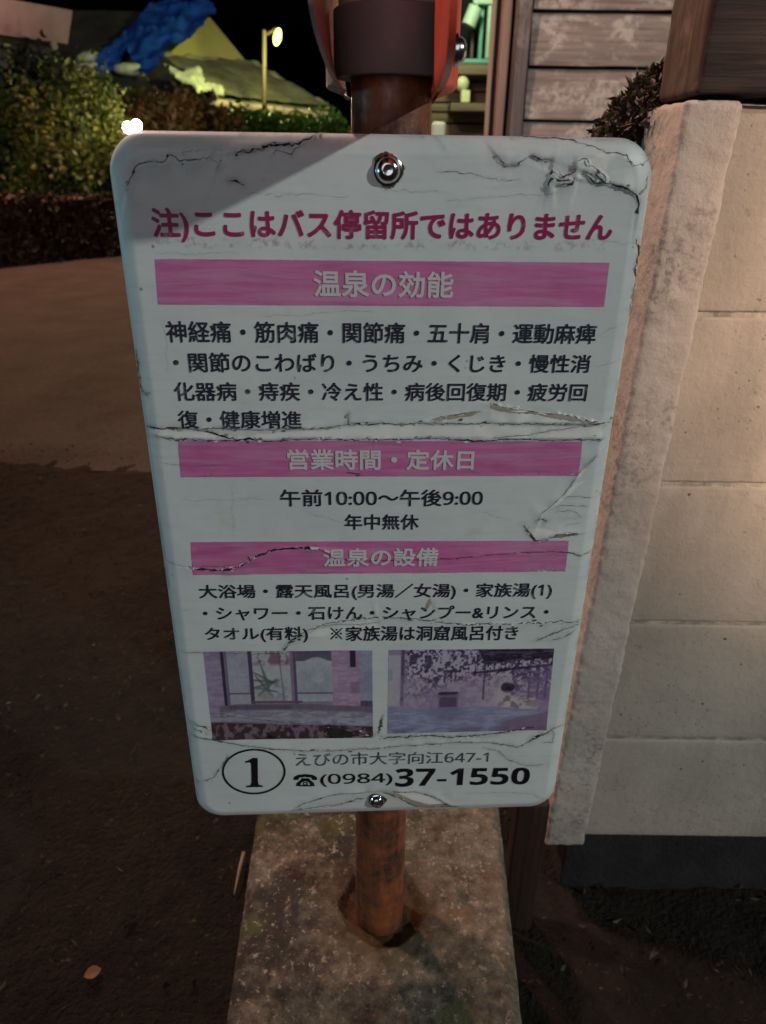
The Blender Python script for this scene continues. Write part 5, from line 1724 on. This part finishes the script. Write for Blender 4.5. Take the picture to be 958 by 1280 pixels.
def plastic():
    HN = (np.cross(np.array(C - B), np.array(E0 - B))); HN = Vector(HN / np.linalg.norm(HN))
    if HN.z < 0: HN = -HN
    out = [(205, 78), (214, 84), (222, 92), (230, 94), (234, 84), (239, 84), (244, 92), (250, 94), (256, 104), (268, 105), (276, 108), (281, 115), (272, 116), (262, 110), (248, 110), (238, 104), (226, 100), (214, 92)]
    n = 46
    xs = np.linspace(200, 286, n); ys = np.linspace(74, 120, n)
    Xg, Yg = np.meshgrid(xs, ys)
    Q = np.stack([Xg.ravel(), Yg.ravel()], 1)
    ins = inpoly(Q, out)
    base = np.array([at_plane(x, y, B + HN * 0.25, HN) for x, y in Q])
    P = base + np.array(HN) * (0.22 * fbm(base, 1.6, 230, 3))[:, None]
    mb = MB()
    idx = np.arange(n * n).reshape(n, n)
    qf = np.stack([idx[:-1, :-1], idx[1:, :-1], idx[1:, 1:], idx[:-1, 1:]], -1).reshape(-1, 4)
    qf = qf[ins[qf].sum(1) >= 2]
    used = np.unique(qf); mp = -np.ones(n * n, int); mp[used] = np.arange(len(used))
    mb.add(P[used], [tuple(r) for r in mp[qf].tolist()])
    mb.add(P[used] - np.array(HN) * 0.03, [tuple(r[::-1]) for r in mp[qf].tolist()])
    return tag(mb.build('plastic_sheet', M['bag'], None, origin=at_plane(240, 100, B, HN), smooth=True, sharp=0), 'crumpled pale plastic sheet strewn below the yellow gable', 'plastic sheet')
plastic()

# street lamp in front of the farm house
LY = 21.0
lp = at_y(331, 150, LY); lt_ = at_y(331, 44, LY)
lamp = empty('street_lamp', (lp.x, LY, 0), 'lit street lamp on a slim pole beside the farmhouse', 'street lamp')
mb = MB(); mb.tube([(lp.x, LY, 0), (lp.x + 0.01, LY, 2.5), (lt_.x, LY, lt_.z + 0.1)], [0.065, 0.058, 0.045], 12); mb.build('pole', M['lamppole'], lamp, smooth=True)
hd = at_y(347, 46, LY - 0.2)
mb = MB(); mb.tube([(lt_.x, LY, lt_.z), (lt_.x + 0.18, LY - 0.1, lt_.z + 0.06), (hd.x - 0.03, LY - 0.16, hd.z + 0.16)], [0.03, 0.03, 0.05], 8); mb.build('arm', M['lamppole'], lamp, smooth=True)
mb = MB()
rows = []
n, m = 18, 10
for j in range(m + 1):
    t = math.pi * j / m
    for i in range(n + 1):
        a = 2 * math.pi * i / n
        q = Vector((0.09 * math.sin(t) * math.cos(a), 0.09 * math.sin(t) * math.sin(a), 0.18 * math.cos(t)))
        q = Vector((q.x + 0.22 * q.z, q.y, q.z))
        rows.append(hd + q)
mb.grid(rows, n + 1, m + 1)
mb.build('lens', M['lampglow'], lamp, smooth=True)
point('street_lamp_light', (hd.x + 0.1, hd.y - 0.6, hd.z - 0.35), 420, (0.95, 1.0, 0.30), 0.15)

# ------------------------------------------------------------------ planting on the far side of the lane
p0, p1 = at_z(-40, 340, 0), at_z(175, 318, 0)
dirh = (p1 - p0).normalized()
nh = Vector((-dirh.y, dirh.x, 0))
def hedge():
    L0, L1 = -3.2, (p1 - p0).length + 1.8
    ht = at_y(70, 246, (p0.y + p1.y) / 2 + 0.2).z
    c = p0 + dirh * ((L0 + L1) / 2) + nh * 0.45
    t = empty('clipped_hedge', (c.x, c.y, 0), 'low clipped reddish brown hedge along the far side of the lane', 'hedge')
    rg = np.random.default_rng(31)
    n = 15000
    s = L0 + (L1 - L0) * rg.random(n)
    face = rg.random(n)
    d = np.where(face < 0.55, 0.06 * rg.random(n) ** 0.5, 0.9 * rg.random(n))
    z = np.where(face < 0.55, ht * rg.random(n), ht - 0.10 * rg.random(n) ** 1.5)
    Q = np.stack([s, d, z], 1)
    z = z + 0.05 * fbm(Q, 2.0, 33, 2) * (z > ht * 0.5)
    d = d + 0.10 * fbm(Q, 1.6, 34, 3)
    P = np.array(p0)[None] + s[:, None] * np.array(dirh) + d[:, None] * np.array(nh)
    P[:, 2] = np.maximum(z, 0.02)
    mb = MB()
    h = leaf_mesh(mb, P, 0.055, np.clip(0.5 + 0.4 * vnoise(P, 2.2, 35) + 0.25 * rg.normal(size=n), 0, 1), 36)
    o = mb.build('foliage', M['hedge'], t)
    set_attr(o, 'hue', h)
    mb = MB()
    for i in range(24):
        q = p0 + dirh * (L0 + (L1 - L0) * (i + 0.5) / 24) + nh * 0.4
        mb.tube([(q.x, q.y, 0), (q.x + 0.05, q.y, ht * 0.55), (q.x - 0.06, q.y + 0.05, ht * 0.85)], [0.03, 0.025, 0.012], 6)
    mb.build('stem', M['stem'], t)
    # dense twiggy heart that stops light passing straight through
    mb = MB()
    a = p0 + dirh * L0 + nh * 0.14; b = p0 + dirh * L1 + nh * 0.14
    nn = 60
    rows = []
    for k, (dd, zz) in enumerate(((0, 0), (0, ht - 0.16), (0.6, ht - 0.16), (0.6, 0))):
        for i in range(nn):
            q = a.lerp(b, i / (nn - 1)) + nh * dd
            rows.append((q.x, q.y, zz))
    mb.grid(rows, nn, 4)
    mb.build('twigs', M['stem'], t)
    return ht
HT = hedge()

def at_h(px, py, y): return np.array(at_y(px, py, y))
# flowering shrub catching the yard light
c = at_h(118, 165, 10.8); c2 = at_h(60, 190, 10.2); c3 = at_h(140, 215, 10.9); c4 = at_h(15, 200, 9.9)
plant('leafy_shrub', 'broad shrub with yellow lit leaves rising behind the hedge', 'shrub', (c[0] - 0.3, c[1], 0),
      [(c, (0.42, 0.5, 0.80), 4600, 44), (c2, (0.62, 0.5, 0.75), 3800, 36), (c3, (0.5, 0.5, 0.7), 3000, 30), (c4, (0.6, 0.5, 0.8), 3200, 30)], M['bush'], 0.047, 41, stems=7)
c = at_h(38, 165, 10.9)
plant('dark_shrub', 'tall dark evergreen shrub left of the yellow lit one', 'shrub', (c[0], c[1], 0),
      [(c, (0.75, 0.6, 0.95), 4200, 40), (c - np.array([0, 0, 0.7]), (0.8, 0.6, 0.7), 2200, 30)], M['conifer'], 0.07, 51, stems=4)
for i, (px, py, y, rx, rz, n, mat, lab) in enumerate((
        (205, 150, 13.5, 0.55, 0.42, 2400, 'autumn', 'rusty leaved low shrub behind the top left of the notice board'),
        (255, 158, 14.5, 0.60, 0.36, 2000, 'autumn', 'brown leaved low shrub between the rusty one and the lamp pole'),
        (172, 138, 15.0, 0.26, 0.30, 700, 'green', 'small bluish green bush above the two bright lamps'),
        (305, 163, 17.5, 0.60, 0.34, 1500, 'green', 'bright green plants left of the street lamp pole'),
        (350, 165, 18.0, 0.62, 0.40, 1800, 'green', 'bright green plants right of the street lamp pole'),
        (402, 166, 18.5, 0.62, 0.36, 1500, 'green', 'bright green plants beside the rusty sign pole'))):
    c = at_h(px, py, y)
    c[2] = max(c[2] - 0.1, rz)
    plant('garden_shrub', lab, 'shrub', (c[0], c[1], 0), [(c, (rx, 0.5, rz + 0.1), n, 26), (c - np.array([0, 0, 0.45]), (rx, 0.5, 0.4), n // 2, 20)], M[mat], 0.075, 61 + i * 7, stems=3)

# two bright bulbs behind the corner of the board
fy = 9.9
f0 = at_y(165, 158, fy)
fl_ = empty('yard_light', (f0.x, fy, 0), 'twin bright white yard bulbs by the top left corner of the notice board', 'lamp')
mb = MB(); mb.tube([(f0.x, fy + 0.06, 0), (f0.x, fy + 0.06, f0.z - 0.05)], 0.03, 8); mb.box(f0.x - 0.16, f0.x + 0.16, fy + 0.02, fy + 0.1, f0.z - 0.09, f0.z - 0.05); mb.build('bracket', M['lamppole'], fl_)
for dx, dz, r_ in ((-0.05, -0.012, 0.05), (0.06, 0.008, 0.055)):
    mb = MB(); mb.lathe((f0.x + dx, fy, f0.z + dz), [(r_ * math.sin(t), -r_ * 1.15 * math.cos(t)) for t in np.linspace(0.01, math.pi - 0.01, 10)], n=16)
    mb.build('bulb', M['whiteglow'], fl_, smooth=True)
point('yard_bulb_light', (f0.x + 0.35, fy + 1.6, f0.z + 0.4), 26, (1.0, 0.80, 0.52), 0.08)
spot('yard_light_glow', (f0.x + 0.55, 11.2, f0.z + 0.35), at_y(118, 138, 10.6), 125, (1.0, 0.90, 0.36), 58, 0.7, 0.1)

# ------------------------------------------------------------------ neighbouring eave, top left
EY = 11.6
nb = empty('neighbour_house', (at_y(-60, 60, EY).x, EY + 1, 0), 'corner of a neighbouring house with a pinkish fascia, top left', 'house')
q1, q2 = at_y(91, 13, EY), at_y(85, 55, EY)
l2 = at_z(0, 43, q2.z)
ev = Vector((l2.x - q2.x, l2.y - q2.y, 0))
q0, q3 = q1 + ev * 2.2, q2 + ev * 2.2
en = Vector((ev.y, -ev.x, 0)).normalized()
en = en if en.x < 0 else -en
mb = MB()
dep = en * 1.5 + Vector((0, 0, 0.25))
mb.add([q0, q1, q2, q3, q0 + dep, q1 + dep, q2 + dep, q3 + dep], [(0, 3, 2, 1), (4, 5, 6, 7), (0, 1, 5, 4), (1, 2, 6, 5), (2, 3, 7, 6), (3, 0, 4, 7)])
mb.build('fascia', M['fascia'], nb)
mb = MB()
mb.tube([at_y(-40, 40, EY + 0.3), at_y(20, 50, EY + 0.3), at_y(52, 60, EY + 0.3), at_y(68, 56, EY + 0.2)], 0.065, 8)
mb.build('gutter_pipe', M['whiteish'], nb, smooth=True)
a, b = at_y(-60, 120, EY + 0.5), at_y(8, 70, EY + 0.5)
mb = MB(); mb.box(b.x - 0.3, b.x, EY + 0.5, EY + 0.7, 0, q2.z + 0.1)
mb.build('corner_post', M['whiteish'], nb)
mb = MB()
for px0, px1, py0, py1 in ((10, 38, 67, 70), (44, 57, 70, 77)):
    a, b = at_y(px0, py1, EY + 0.55), at_y(px1, py0, EY + 0.55)
    mb.rbox((a.x, EY + 0.55, a.z), (b.x, EY + 0.62, b.z), 0.004)
mb.build('bracket', M['whiteish'], nb)
